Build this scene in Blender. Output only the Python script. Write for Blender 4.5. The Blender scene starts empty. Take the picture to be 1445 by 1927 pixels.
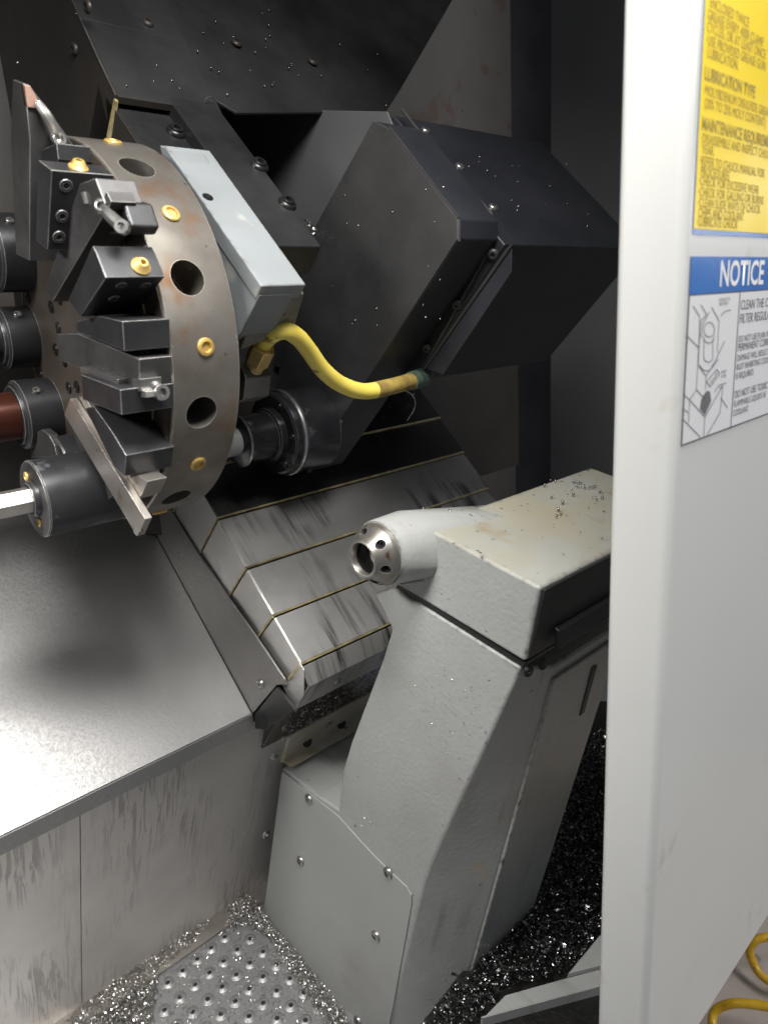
import bpy, bmesh, math, random
import numpy as np
from mathutils import Vector, Matrix

random.seed(7)
SC = bpy.context.scene
COL = SC.collection
V = Vector

# ------------------------------------------------------------------ frames
# Machine frame M: x = spindle axis, y = into the machine, z = in the plane of the door.
# The bed is slanted 45 deg in that frame; the whole machine leans back RHO so that
# the door slopes and the chip tray is level in the world.
RHO = math.radians(10.0)
CAMH = 1.557
F_PX, CX, CY = 1350.0, 722.5, 963.5
YAW, PITCH, ROLL = math.radians(42.57), math.radians(15.65), math.radians(-3.63)
_f = V((math.sin(YAW)*math.cos(PITCH), math.cos(YAW)*math.cos(PITCH), -math.sin(PITCH)))
_r0 = V((math.cos(YAW), -math.sin(YAW), 0)); _u0 = _r0.cross(_f)
_r = math.cos(ROLL)*_r0 + math.sin(ROLL)*_u0
_u = -math.sin(ROLL)*_r0 + math.cos(ROLL)*_u0
H = math.sqrt(.5)
X = V((1, 0, 0)); Y = V((0, 1, 0)); Z = V((0, 0, 1))
S = V((0, -H, -H))          # down the slanted bed, towards the operator
N = V((0, -H, H))           # normal of the slanted bed
cr, sr = math.cos(RHO), math.sin(RHO)
UP = V((0, -sr, cr))        # world up, in the machine frame


def Wd(d): return V((d[0], d[1]*cr + d[2]*sr, -d[1]*sr + d[2]*cr))
def W(p):
    q = Wd(p); q.z += CAMH
    return q
def ray(px, py): return _r*((px-CX)/F_PX) - _u*((py-CY)/F_PX) + _f
def on(p, n, d):
    r = ray(*p); return r*(d/r.dot(n))
def pX(px, py, x): return on((px, py), X, x)
def pY(px, py, y): return on((px, py), Y, y)
def pN(px, py, n): return on((px, py), N, n)
def pS(px, py, s): return on((px, py), S, s)
FLOOR = -CAMH
def pF(px, py, h=0.0): return on((px, py), UP, FLOOR+h)
def xsn(x, s, n): return X*x + S*s + N*n
def plane3(a, b, c):
    n = (b-a).cross(c-a).normalized(); return n, n.dot(a)

# ------------------------------------------------------------------ camera
cam = bpy.data.cameras.new('camera'); camo = bpy.data.objects.new('camera', cam); COL.objects.link(camo)
mw = Matrix((Wd(_r), Wd(_u), -Wd(_f))).transposed().to_4x4(); mw.translation = W(V((0, 0, 0)))
camo.matrix_world = mw
cam.sensor_fit = 'HORIZONTAL'; cam.sensor_width = 36; cam.lens = 36*F_PX/1445
cam.clip_start = .02; cam.clip_end = 60
cam.dof.use_dof = True; cam.dof.focus_distance = 1.15; cam.dof.aperture_fstop = 6.5
SC.camera = camo

# ------------------------------------------------------------------ world, lamps, exposure
w = bpy.data.worlds.new('World'); SC.world = w; w.use_nodes = True
bg = w.node_tree.nodes['Background']; bg.inputs[0].default_value = (.84, .90, 1.0, 1); bg.inputs[1].default_value = .18
def area(name, locM, tgtM, sx, sy, power, col=(1, 1, 1), spread=180):
    l = bpy.data.lights.new(name, 'AREA'); l.shape = 'RECTANGLE'; l.size = sx; l.size_y = sy
    l.energy = power; l.color = col; l.spread = math.radians(spread)
    o = bpy.data.objects.new(name, l); COL.objects.link(o)
    o.location = W(locM); d = W(tgtM)-W(locM)
    o.rotation_euler = d.to_track_quat('-Z', 'Y').to_euler()
    return o
area('work_light', V((-.50, .75, .50)), V((.75, .95, -.65)), .40, .16, 3.4, (1, .985, .955), 72)
area('work_light', V((.32, .27, .76)), V((.40, 1.0, -.5)), .60, .34, 17.5, (1, .985, .955), 140)
area('shop_or_fill_light', V((2.5, -2.1, 1.6)), V((.8, .3, -.2)), 1.8, .9, 84, (1, .98, .95))
area('shop_or_fill_light', V((3.3, -.72, .36)), V((.8, .3, .06)), .22, .22, 3.0, (.97, .99, 1))
area('shop_or_fill_light', V((-.75, -.55, .20)), V((-.22, 1.1, -1.15)), .7, .5, 6.0, (1, .985, .96), 40)  # fill lamp added to brighten the front panel, beam narrowed to it
SC.view_settings.view_transform = 'Standard'; SC.view_settings.look = 'None'
SC.view_settings.exposure = 0; SC.view_settings.gamma = 1
SC.cycles.max_bounces = 8; SC.cycles.sample_clamp_indirect = 6
try:
    SC.cycles.use_denoising = True
except Exception:
    pass

# ------------------------------------------------------------------ materials
SW, NW = Wd(S), Wd(N)
class NT:
    def __init__(self, name):
        m = bpy.data.materials.new(name); m.use_nodes = True
        self.m = m; self.t = m.node_tree; self.b = self.t.nodes['Principled BSDF']
    def n(self, typ, **kw):
        x = self.t.nodes.new(typ)
        for k, v in kw.items(): setattr(x, k, v)
        return x
    def link(self, a, b): self.t.links.new(a, b)
    def coords(self, sx=1, ss=1, sn=1, off=0):
        g = self.n('ShaderNodeNewGeometry')
        c = self.n('ShaderNodeCombineXYZ')
        for i, (ax, k) in enumerate(((V((1, 0, 0)), sx), (SW, ss), (NW, sn))):
            d = self.n('ShaderNodeVectorMath', operation='DOT_PRODUCT'); d.inputs[1].default_value = ax*k
            self.link(g.outputs['Position'], d.inputs[0]); 
            if off:
                a = self.n('ShaderNodeMath', operation='ADD'); a.inputs[1].default_value = off*(i+1)
                self.link(d.outputs['Value'], a.inputs[0]); self.link(a.outputs[0], c.inputs[i])
            else: self.link(d.outputs['Value'], c.inputs[i])
        return c.outputs[0]
    def noise(self, scale, detail=4, rough=.55, co=None, dist=0):
        t = self.n('ShaderNodeTexNoise'); t.inputs['Scale'].default_value = scale
        t.inputs['Detail'].default_value = detail; t.inputs['Roughness'].default_value = rough
        t.inputs['Distortion'].default_value = dist
        if co: self.link(co, t.inputs['Vector'])
        return t.outputs[0]
    def ramp(self, fac, a, b, ca=(0, 0, 0, 1), cb=(1, 1, 1, 1)):
        r = self.n('ShaderNodeValToRGB'); r.color_ramp.elements[0].position = a; r.color_ramp.elements[1].position = b
        r.color_ramp.elements[0].color = ca; r.color_ramp.elements[1].color = cb
        self.link(fac, r.inputs[0]); return r.outputs[0]
    def mix(self, fac, a, b):
        x = self.n('ShaderNodeMix', data_type='RGBA')
        if isinstance(fac, (int, float)): x.inputs[0].default_value = fac
        else: self.link(fac, x.inputs[0])
        for s, i in ((a, 6), (b, 7)):
            if isinstance(s, tuple): x.inputs[i].default_value = (*s[:3], 1)
            else: self.link(s, x.inputs[i])
        return x.outputs[2]
    def bump(self, h, strength, dist=.002, prev=None):
        x = self.n('ShaderNodeBump'); x.inputs['Strength'].default_value = strength; x.inputs['Distance'].default_value = dist
        self.link(h, x.inputs['Height'])
        if prev: self.link(prev, x.inputs['Normal'])
        return x.outputs[0]

MAT = {}
def mat(name, c1, c2=None, rough=.45, rvar=.12, metal=0., ns=7, sc=(1, 1, 1), contrast=(.35, .65), bump=.0, bs=120, bdist=.0015,
        spots=None, coat=0, spec=.5, extra=None, off=0, edge=None):
    k = NT(name); co = k.coords(*sc, off=off)
    f = k.noise(ns, 5, .6, co)
    r = k.ramp(f, *contrast)
    col = k.mix(r, c1, c2 if c2 else tuple(x*.8 for x in c1))
    if spots:
        for (sc_, s_scale, th, *wd_) in spots:
            co2 = k.coords(1, 1, 1, off=s_scale*.13)
            q = k.noise(s_scale, 3, .65, co2)
            col = k.mix(k.ramp(q, th, th+(wd_[0] if wd_ else .04)), col, sc_)
    if extra: col = extra(k, col)
    if edge:                                     # worn bare metal along the real edges
        ec, er = edge[:2]; chip = len(edge) > 2
        bv = k.n('ShaderNodeBevel'); bv.samples = 4; bv.inputs[0].default_value = er
        g = k.n('ShaderNodeNewGeometry'); dt = k.n('ShaderNodeVectorMath', operation='DOT_PRODUCT')
        k.link(bv.outputs[0], dt.inputs[0]); k.link(g.outputs['True Normal'], dt.inputs[1])
        nz = k.noise(60, 3, .6, k.coords(off=.4)); ad = k.n('ShaderNodeMath', operation='MULTIPLY_ADD'); ad.inputs[1].default_value = .9 if chip else .10
        k.link(nz, ad.inputs[0]); k.link(dt.outputs['Value'], ad.inputs[2])
        t0 = edge[2] if chip else .93
        if chip: nz.node.inputs['Scale'].default_value = 75
        mr0 = k.n('ShaderNodeMapRange'); mr0.inputs[1].default_value = t0; mr0.inputs[2].default_value = t0+(.03 if chip else .09); mr0.inputs[3].default_value = 1; mr0.inputs[4].default_value = 0
        k.link(ad.outputs[0], mr0.inputs[0])
        col = k.mix(mr0.outputs[0], col, ec)
    k.link(col, k.b.inputs['Base Color'])
    mr = k.n('ShaderNodeMapRange'); mr.inputs[3].default_value = max(.02, rough-rvar); mr.inputs[4].default_value = rough+rvar
    k.link(k.noise(ns*2.3, 4, .6, co), mr.inputs[0]); k.link(mr.outputs[0], k.b.inputs['Roughness'])
    k.b.inputs['Metallic'].default_value = metal
    k.b.inputs['Coat Weight'].default_value = coat
    k.b.inputs['Specular IOR Level'].default_value = spec
    if bump:
        h = k.noise(bs, 3, .55, k.coords(1, 1, 1))
        k.link(k.bump(h, bump, bdist), k.b.inputs['Normal'])
    MAT[name] = k.m
    return k
def runs(k, col):
    """dried coolant runs down the paint"""
    d = k.noise(1.0, 4, .6, k.coords(38, 2.6, 2.6, off=2.1), dist=.5)
    m = k.noise(5, 3, .5, k.coords(off=4.2))
    mm = k.n('ShaderNodeMath', operation='MULTIPLY'); k.link(k.ramp(d, .50, .68), mm.inputs[0]); k.link(k.ramp(m, .40, .65), mm.inputs[1])
    return k.mix(mm.outputs[0], col, (.235, .222, .185))

RUST = (.085, .036, .016); DK = (.012, .012, .013)
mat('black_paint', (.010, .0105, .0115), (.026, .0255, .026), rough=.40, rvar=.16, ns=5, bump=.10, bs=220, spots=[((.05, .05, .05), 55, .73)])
mat('navy_black', (.012, .013, .017), (.025, .026, .032), rough=.44, rvar=.16, ns=3.5, bump=.08, bs=200, spots=[((.05, .05, .055), 60, .74)])
mat('charcoal', (.018, .018, .019), (.043, .042, .042), rough=.42, rvar=.18, ns=4, contrast=(.36, .68), bump=.10, bs=180, spots=[((.09, .09, .09), 70, .74)])
mat('brown_black', (.016, .0135, .012), (.028, .023, .019), rough=.48, ns=5, bump=.08, bs=160, spots=[((.07, .065, .055), 45, .74)])
mat('wall_grey', (.25, .252, .258), (.29, .292, .297), rough=.5, ns=3, bump=.05, bs=200, spots=[((.04, .035, .03), 40, .76)])
mat('pocket_lit_grey', (.085, .085, .087), (.11, .11, .112), rough=.5, ns=4, bump=.06)  # lightened to stand in for side light that the housing blocks
mat('wall_brown', (.050, .046, .045), (.066, .060, .058), rough=.55, ns=4, bump=.06, spots=[((.05, .028, .022), 5, .60)])
mat('black_steel', (.030, .030, .033), (.050, .050, .053), rough=.36, rvar=.10, metal=.55, ns=14, bump=.05, bs=150, edge=((.5, .49, .47), .0016))
mat('tool_steel', (.115, .112, .112), (.070, .068, .068), rough=.40, rvar=.10, metal=.70, ns=16, bump=.05, bs=200, edge=((.6, .58, .55), .0014))
mat('gloss_black', (.012, .012, .014), (.02, .02, .022), rough=.2, rvar=.08, metal=.2, ns=14, edge=((.3, .3, .32), .001))
mat('screw_dark', (.02, .02, .021), (.035, .034, .033), rough=.3, metal=.6, ns=30)
mat('barrel_stained', (.034, .034, .037), (.055, .055, .058), rough=.34, rvar=.12, metal=.5, ns=14, edge=((.5, .49, .47), .0014), spots=[((.13, .132, .138), 17, .57), ((.10, .035, .02), 50, .74)])
mat('edge_steel', (.45, .44, .43), (.30, .29, .28), rough=.3, metal=.9, ns=25)
mat('pale_steel', (.52, .48, .44), (.36, .33, .30), rough=.36, rvar=.1, metal=.85, ns=10, bump=.04, spots=[((.30, .25, .21), 30, .62)])
mat('bright_steel', (.62, .60, .57), (.42, .40, .38), rough=.32, metal=.9, ns=14, bump=.03)
mat('nose_steel', (.40, .38, .352), (.25, .23, .205), rough=.38, rvar=.10, metal=.85, ns=22, bump=.05, edge=((.75, .73, .7), .0012), spots=[((.16, .085, .05), 40, .64)])
mat('turret_steel', (.245, .226, .202), (.155, .139, .119), rough=.40, rvar=.10, metal=.72, ns=7, sc=(1, 1, 1), bump=.05, bs=90, edge=((.7, .66, .6), .0016),
    spots=[((.20, .112, .062), 10, .57, .14), ((.36, .335, .29), 4, .56, .2), ((.085, .055, .038), 30, .68, .06), ((.42, .40, .36), 80, .70, .05)])
mat('turret_face', (.085, .068, .056), (.125, .102, .083), rough=.40, metal=.6, ns=6, bump=.05, spots=[((.075, .040, .022), 9, .60)])
mat('brass', (.70, .49, .17), (.54, .35, .10), rough=.38, metal=.5, ns=40, spots=[((.25, .12, .03), 90, .66)])
mat('brass_nut', (.66, .47, .20), (.52, .35, .13), rough=.34, metal=.45, ns=40, spots=[((.3, .17, .05), 60, .66)], edge=((.8, .62, .32), .0015))
mat('brass_dull', (.56, .46, .24), (.27, .215, .11), rough=.45, metal=.3, ns=45)
mat('hose_yellow', (.86, .70, .13), (.76, .60, .10), rough=.42, ns=18, bump=.05, bs=90, spots=[((.27, .17, .03), 26, .63)])
mat('hose_worn', (.40, .30, .07), (.20, .13, .04), rough=.55, ns=40, bump=.3, bs=120)
mat('sleeve_green', (.10, .16, .12), (.04, .06, .05), rough=.5, ns=60, bump=.6, bs=120, bdist=.004)
mat('grey_paint_bar', (.225, .240, .247), (.185, .198, .203), rough=.36, ns=5, bump=.06, bs=260, edge=((.05, .042, .035), .007, 1.20), spots=[((.045, .040, .036), 26, .715), ((.30, .30, .28), 9, .62)])
mat('stained_grey', (.20, .19, .165), (.09, .082, .066), rough=.5, ns=11, bump=.2, bs=60, spots=[(RUST, 16, .6), ((.02, .02, .02), 22, .6)])
mat('tail_paint', (.345, .351, .340), (.300, .304, .292), rough=.36, rvar=.08, ns=4, bump=.22, bs=120, bdist=.0032, coat=.10, extra=runs, edge=((.045, .038, .03), .012, 1.235),
    spots=[((.05, .042, .036), 62, .755), ((.36, .32, .25), 7, .68)])
mat('tail_top', (.335, .339, .318), (.295, .294, .268), rough=.36, ns=5, bump=.14, bs=80, coat=.1, edge=((.045, .038, .03), .014, 1.265),
    spots=[((.045, .038, .03), 48, .74), ((.31, .28, .20), 4, .46, .26), ((.26, .20, .115), 9, .58, .16)])
mat('tail_plate', (.345, .351, .340), (.315, .32, .31), rough=.38, extra=runs, ns=3, bump=.05, bs=200, spots=[((.36, .34, .29), 6, .64)])
mat('pocket_paint', (.40, .39, .34), (.28, .26, .21), rough=.4, ns=9, bump=.2, bs=60, spots=[((.06, .05, .04), 18, .64, .08), ((.30, .25, .165), 9, .52, .25)])
mat('door_paint', (.68, .68, .655), (.65, .65, .625), rough=.30, rvar=.05, ns=2, coat=.2, bump=.02, bs=150, spots=[((.60, .575, .50), 4, .60, .25), ((.52, .47, .36), 9, .67, .1), ((.33, .27, .2), 30, .755)])
mat('label_yellow', (.95, .71, .0), (.93, .66, .0), rough=.36, ns=4)
mat('label_white', (.80, .79, .80), (.76, .75, .77), rough=.30, ns=4)
mat('label_blue', (.035, .17, .52), (.03, .14, .46), rough=.25, ns=4)
mat('ink', (.13, .12, .13), (.16, .15, .16), rough=.5)
mat('ink_yellow', (.36, .26, .03), (.42, .30, .03), rough=.5)
mat('ink_white', (.85, .86, .88), rough=.4)
mat('rubber', (.012, .012, .012), rough=.5, ns=20)
mat('red_bar', (.085, .024, .014), (.05, .015, .01), rough=.3, metal=.5, ns=8)
mat('copper_insert', (.42, .27, .21), (.33, .21, .16), rough=.35, metal=.7, ns=30)
mat('oily_bed', (.016, .012, .009), (.030, .022, .016), rough=.25, rvar=.12, ns=14, bump=.3, bs=40, spots=[((.09, .08, .07), 70, .66)])
mat('sludge', (.006, .006, .006), (.012, .011, .010), rough=.35, ns=30, bump=.5, bs=90, bdist=.004)
mat('chip_metal', (.72, .70, .67), (.42, .41, .39), rough=.30, metal=1, ns=300)
mat('chip_dark', (.45, .44, .43), (.10, .10, .10), rough=.28, metal=1, ns=300, contrast=(.42, .52))
mat('drop', (.30, .29, .27), rough=.08, metal=.9)
mat('concrete', (.42, .37, .33), (.36, .31, .275), rough=.75, ns=9, bump=.2, bs=90, spots=[((.55, .50, .45), 60, .68), ((.25, .2, .18), 25, .68)])
mat('coil_yellow', (.70, .43, .02), (.58, .33, .015), rough=.3, ns=30, spots=[((.2, .11, .02), 40, .64)])

def steel_sheet(name, c1, c2, rough, kind, metal=.85, aniso=0):
    """oily stainless sheet: fine galvanised grain plus streaks or drips"""
    k = NT(name)
    base = k.noise(5, 5, .6, k.coords())
    col = k.mix(k.ramp(base, .3, .7), c1, c2)
    rr = None
    if kind == 'ledge':
        g = k.noise(170, 2, .6, k.coords(1, 1, 1), dist=.8)
        col = k.mix(k.ramp(g, .42, .62), col, tuple(x*.86 for x in c1))
        k.link(k.bump(g, .13, .0010), k.b.inputs['Normal'])
        rr = k.ramp(g, .35, .65)
    elif kind == 'drip':
        co = k.coords(125, 8, 8)
        d = k.noise(1.0, 5, .62, co, dist=.9)
        co2 = k.coords(9, 4, 4, off=3)
        msk = k.noise(1.0, 3, .5, co2)
        mm = k.n('ShaderNodeMath', operation='MULTIPLY'); k.link(k.ramp(d, .50, .56), mm.inputs[0]); k.link(k.ramp(msk, .46, .66), mm.inputs[1])
        col = k.mix(mm.outputs[0], col, tuple(x*.74 for x in c2))
        g = k.noise(120, 2, .6, k.coords(1, 1, 1), dist=.6)
        n1 = k.bump(g, .10, .001); k.link(k.bump(mm.outputs[0], .25, .001, n1), k.b.inputs['Normal'])
        rr = mm.outputs[0]
    elif kind == 'streak':
        co = k.coords(55, 3.0, 3.0)
        d = k.noise(1.0, 5, .68, co, dist=.4)
        co2 = k.coords(7, 5, 5, off=1.7)
        msk = k.noise(1.0, 3, .5, co2)
        mm = k.n('ShaderNodeMath', operation='MULTIPLY'); k.link(k.ramp(d, .48, .62), mm.inputs[0]); k.link(k.ramp(msk, .48, .62), mm.inputs[1])
        col = k.mix(mm.outputs[0], col, (.05, .05, .052))
        sp = k.noise(55, 4, .7, k.coords(off=.7))
        col = k.mix(k.ramp(sp, .66, .74), col, (.45, .44, .42))
        g = k.noise(1.0, 3, .6, k.coords(260, 12, 12))
        k.link(k.bump(g, .12, .001), k.b.inputs['Normal'])
        rr = sp
    k.link(col, k.b.inputs['Base Color'])
    mr = k.n('ShaderNodeMapRange'); mr.inputs[3].default_value = rough; mr.inputs[4].default_value = rough+.12
    k.link(rr, mr.inputs[0]); k.link(mr.outputs[0], k.b.inputs['Roughness'])
    k.b.inputs['Metallic'].default_value = metal
    MAT[name] = k.m
steel_sheet('ledge_steel', (.27, .265, .26), (.22, .216, .212), .35, 'ledge', .80)
steel_sheet('panel_steel', (.40, .38, .358), (.33, .312, .295), .42, 'drip', .45)
steel_sheet('cover_steel', (.50, .49, .475), (.36, .353, .342), .33, 'streak', .80)
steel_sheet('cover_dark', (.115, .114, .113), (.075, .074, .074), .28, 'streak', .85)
steel_sheet('guard_steel', (.20, .192, .186), (.15, .144, .14), .40, 'ledge', .75)
steel_sheet('tray_steel', (.34, .335, .335), (.27, .265, .265), .38, 'ledge', .6)

# ------------------------------------------------------------------ object helpers
BASE = {}
def thing(name, label, cat, baseM, group=None):
    o = bpy.data.objects.new(name, None); COL.objects.link(o)
    o.empty_display_size = .03
    o.location = W(baseM); o['label'] = label; o['category'] = cat
    if group: o['group'] = group
    BASE[o.name] = W(baseM)
    return o

def finish(bm, ang=32):
    bmesh.ops.recalc_face_normals(bm, faces=bm.faces)
    a = math.radians(ang)
    for f in bm.faces: f.smooth = True
    for e in bm.edges:
        e.smooth = len(e.link_faces) == 2 and e.calc_face_angle(0) < a

def root_of(o):
    while o.parent: o = o.parent
    return o

def obj(name, bm, m, parent=None, bevel=0, label=None, kind=None, cat=None, group=None, segs=2, ang=32, recalc=True):
    base = BASE[root_of(parent).name] if parent else None
    for v in bm.verts: v.co = W(v.co)
    if parent is None:
        xs = [v.co for v in bm.verts]
        base = V((sum(c.x for c in xs)/len(xs), sum(c.y for c in xs)/len(xs), min(c.z for c in xs)))
    for v in bm.verts: v.co -= base
    if recalc: finish(bm, ang)
    me = bpy.data.meshes.new(name); bm.to_mesh(me); bm.free()
    me.materials.append(MAT[m] if isinstance(m, str) else m)
    o = bpy.data.objects.new(name, me); COL.objects.link(o)
    if parent: o.parent = parent
    else:
        o.location = base; BASE[o.name] = base
    if bevel:
        b = o.modifiers.new('bevel', 'BEVEL'); b.width = bevel; b.segments = segs; b.limit_method = 'ANGLE'
        b.angle_limit = math.radians(25); b.harden_normals = True
    if label: o['label'] = label
    if cat: o['category'] = cat
    if kind: o['kind'] = kind
    if group: o['group'] = group
    return o

def prism(poly, vec, bm=None):
    bm = bm or bmesh.new(); vec = V(vec)
    a = [bm.verts.new(p) for p in poly]; b = [bm.verts.new(p+vec) for p in poly]
    bm.faces.new(a); bm.faces.new(b[::-1]); n = len(poly)
    for i in range(n): bm.faces.new((a[i], b[i], b[(i+1) % n], a[(i+1) % n]))
    return bm
def loft(pa, pb, bm=None):
    bm = bm or bmesh.new()
    a = [bm.verts.new(p) for p in pa]; b = [bm.verts.new(p) for p in pb]
    bm.faces.new(a); bm.faces.new(b[::-1]); n = len(pa)
    for i in range(n): bm.faces.new((a[i], b[i], b[(i+1) % n], a[(i+1) % n]))
    return bm
def boxc(c, ax, hs, bm=None):
    """box at centre c with axes ax and half sizes hs"""
    a, b, d = [ax[i]*hs[i] for i in range(3)]
    return prism([c-a-b-d, c+a-b-d, c+a+b-d, c-a+b-d], d*2, bm)
def xsnbox(x0, x1, s0, s1, n0, n1, bm=None):
    return prism([xsn(x0, s0, n0), xsn(x1, s0, n0), xsn(x1, s1, n0), xsn(x0, s1, n0)], N*(n1-n0), bm)
def perp(a):
    a = a.normalized(); t = Z if abs(a.z) < .9 else Y
    u = a.cross(t).normalized(); return u, a.cross(u).normalized()
def lathe(o, axis, prof, seg=32, bm=None, u=None):
    bm = bm or bmesh.new(); axis = axis.normalized()
    if u is None: u, v = perp(axis)
    else: v = axis.cross(u).normalized()
    rings = []
    for t, r in prof:
        if r < 1e-6: rings.append([bm.verts.new(o+axis*t)])
        else: rings.append([bm.verts.new(o+axis*t+(u*math.cos(k*2*math.pi/seg)+v*math.sin(k*2*math.pi/seg))*r) for k in range(seg)])
    for A, B in zip(rings, rings[1:]):
        for k in range(seg):
            j = (k+1) % seg
            if len(A) == 1 and len(B) == 1: continue
            if len(A) == 1: bm.faces.new((A[0], B[k], B[j]))
            elif len(B) == 1: bm.faces.new((A[k], B[0], A[j]))
            else: bm.faces.new((A[k], B[k], B[j], A[j]))
    return bm
def cyl(a, b, r, seg=32, c=.0, bm=None):
    d = b-a; L = d.length
    if c: pr = [(0, 0), (0, r-c), (c, r), (L-c, r), (L, r-c), (L, 0)]
    else: pr = [(0, 0), (0, r), (L, r), (L, 0)]
    return lathe(a, d, pr, seg, bm)
def spline(pts, n=10):
    out = []; P = [pts[0]*2-pts[1]]+list(pts)+[pts[-1]*2-pts[-2]]
    for i in range(1, len(P)-2):
        for k in range(n):
            t = k/n; a, b, c, d = P[i-1], P[i], P[i+1], P[i+2]
            out.append(.5*((2*b)+(c-a)*t+(2*a-5*b+4*c-d)*t*t+(3*b-a-3*c+d)*t**3))
    out.append(P[-2]); return out
def tube(pts, r, seg=16, bm=None, caps=True):
    bm = bm or bmesh.new(); rings = []; u = None
    for i, p in enumerate(pts):
        d = (pts[min(i+1, len(pts)-1)]-pts[max(i-1, 0)]).normalized()
        if u is None: u, v = perp(d)
        else:
            u = (u-d*u.dot(d)).normalized(); v = d.cross(u)
        rr = r(i/(len(pts)-1)) if callable(r) else r
        rings.append([bm.verts.new(p+(u*math.cos(k*2*math.pi/seg)+v*math.sin(k*2*math.pi/seg))*rr) for k in range(seg)])
    for A, B in zip(rings, rings[1:]):
        for k in range(seg): bm.faces.new((A[k], B[k], B[(k+1) % seg], A[(k+1) % seg]))
    if caps: bm.faces.new(rings[0][::-1]); bm.faces.new(rings[-1])
    return bm
def sheet(poly, t, m, name, parent=None, toward=None, bevel=.0008, **kw):
    """thin plate: poly is the visible face, thickness t goes away from the camera"""
    n = (poly[1]-poly[0]).cross(poly[2]-poly[0]).normalized()
    c = sum(poly, V((0, 0, 0)))/len(poly)
    if n.dot(c) < 0: n = -n
    return obj(name, prism(poly, n*t), m, parent, bevel=bevel, **kw)

def cut(bm, cb):
    bmesh.ops.recalc_face_normals(bm, faces=bm.faces); bmesh.ops.recalc_face_normals(cb, faces=cb.faces)
    a, b = bpy.data.meshes.new('a'), bpy.data.meshes.new('b'); bm.to_mesh(a); cb.to_mesh(b); bm.free(); cb.free()
    oa, ob = bpy.data.objects.new('a', a), bpy.data.objects.new('b', b); COL.objects.link(oa); COL.objects.link(ob)
    md = oa.modifiers.new('b', 'BOOLEAN'); md.operation = 'DIFFERENCE'; md.object = ob; md.solver = 'EXACT'; md.use_self = True
    em = bpy.data.meshes.new_from_object(oa.evaluated_get(bpy.context.evaluated_depsgraph_get()))
    out = bmesh.new(); out.from_mesh(em)
    bpy.data.objects.remove(oa); bpy.data.objects.remove(ob)
    return out

# shared small hardware meshes, unit radius, +z out of the surface
def hardware(kind):
    bm = bmesh.new(); z = V((0, 0, 1)); o = V((0, 0, 0))
    if kind == 'button':      # domed head with hex socket
        lathe(o, z, [(-.05, 0), (-.05, 1), (.18, .98), (.42, .80), (.52, .52)], 20, bm)
        lathe(o, z, [(.52, .52), (.50, .44)], 20, bm)
        lathe(o, z, [(.50, .44), (.12, .42), (.12, 0)], 6, bm)
    elif kind == 'cap':       # cylindrical cap screw with hex socket
        lathe(o, z, [(-.05, 0), (-.05, 1), (.9, 1), (1.0, .92), (1.0, .52)], 22, bm)
        lathe(o, z, [(1.0, .56), (.45, .52), (.45, 0)], 6, bm)
    elif kind == 'recess':    # screw sunk in a counterbore
        lathe(o, z, [(-.05, 1.10), (.06, 1.06), (.05, .98), (.03, .96), (.03, .78), (.13, .74), (.15, .66), (.15, .46)], 22, bm)
        lathe(o, z, [(.15, .48), (.04, .42), (.04, 0)], 6, bm)
    elif kind == 'plug':      # brass nozzle plug
        lathe(o, z, [(-.05, 0), (-.05, 1), (.16, 1), (.28, .9), (.34, .62)], 24, bm)
        lathe(o, z, [(.34, .62), (.07, .50), (.07, 0)], 12, bm)
    elif kind == 'nozzle':    # brass spray nozzle, conical
        lathe(o, z, [(-.1, 0), (-.1, 1.05), (.22, 1.05), (.30, .9), (.85, .62), (.95, .5), (.95, .34)], 22, bm)
        lathe(o, z, [(.95, .34), (.1, .3), (.1, 0)], 12, bm)
    bmesh.ops.remove_doubles(bm, verts=bm.verts, dist=1e-5)
    finish(bm, 38)
    me = bpy.data.meshes.new(kind); bm.to_mesh(me); bm.free(); return me
HW = {k: hardware(k) for k in ('button', 'cap', 'recess', 'plug', 'nozzle')}
_hwm = {}
def put(name, kind, m, pM, nM, r, parent, label=None):
    key = (kind, m)
    if key not in _hwm:
        me = HW[kind].copy(); me.materials.append(MAT[m]); _hwm[key] = me
    o = bpy.data.objects.new(name, _hwm[key]); COL.objects.link(o); o.parent = parent
    nw = Wd(V(nM).normalized())
    o.rotation_euler = (nw.to_track_quat('Z', 'Y') @ Matrix.Rotation(random.uniform(0, 1), 3, 'Z').to_quaternion()).to_euler()
    o.location = W(pM)-BASE[root_of(parent).name]; o.scale = (r, r, r)
    if label: o['label'] = label
    return o

# ================================================================== SETTING
def struct(name, bm, m, **kw): return obj(name, bm, m, kind='structure', **kw)

# enclosure walls and roof
struct('wall_back', prism([V((-1.3, 1.5, -1.0)), V((2.02, 1.5, -1.0)), V((2.02, 1.5, 1.3)), V((-1.3, 1.5, 1.3))], (0, .006, 0)), 'wall_brown')
struct('wall_back_recess', prism([V((1.9, 1.53, -1.6)), V((2.31, 1.53, -1.6)), V((2.31, 1.53, 1.3)), V((1.9, 1.53, 1.3))], (0, .01, 0)), 'navy_black')
struct('wall_right', prism([V((2.28, .42, -1.6)), V((2.28, 1.53, -1.6)), V((2.28, 1.53, 1.3)), V((2.28, .42, 1.3))], (.01, 0, 0)), 'wall_grey')
struct('wall_left', prism([V((-1.3, .42, -1.4)), V((-1.3, 1.53, -1.4)), V((-1.3, 1.53, 1.3)), V((-1.3, .42, 1.3))], (-.01, 0, 0)), 'wall_brown')
struct('ceiling', prism([V((-1.3, .42, 1.3)), V((2.3, .42, 1.3)), V((2.3, 1.53, 1.3)), V((-1.3, 1.53, 1.3))], (0, 0, .01)), 'brown_black')

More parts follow.
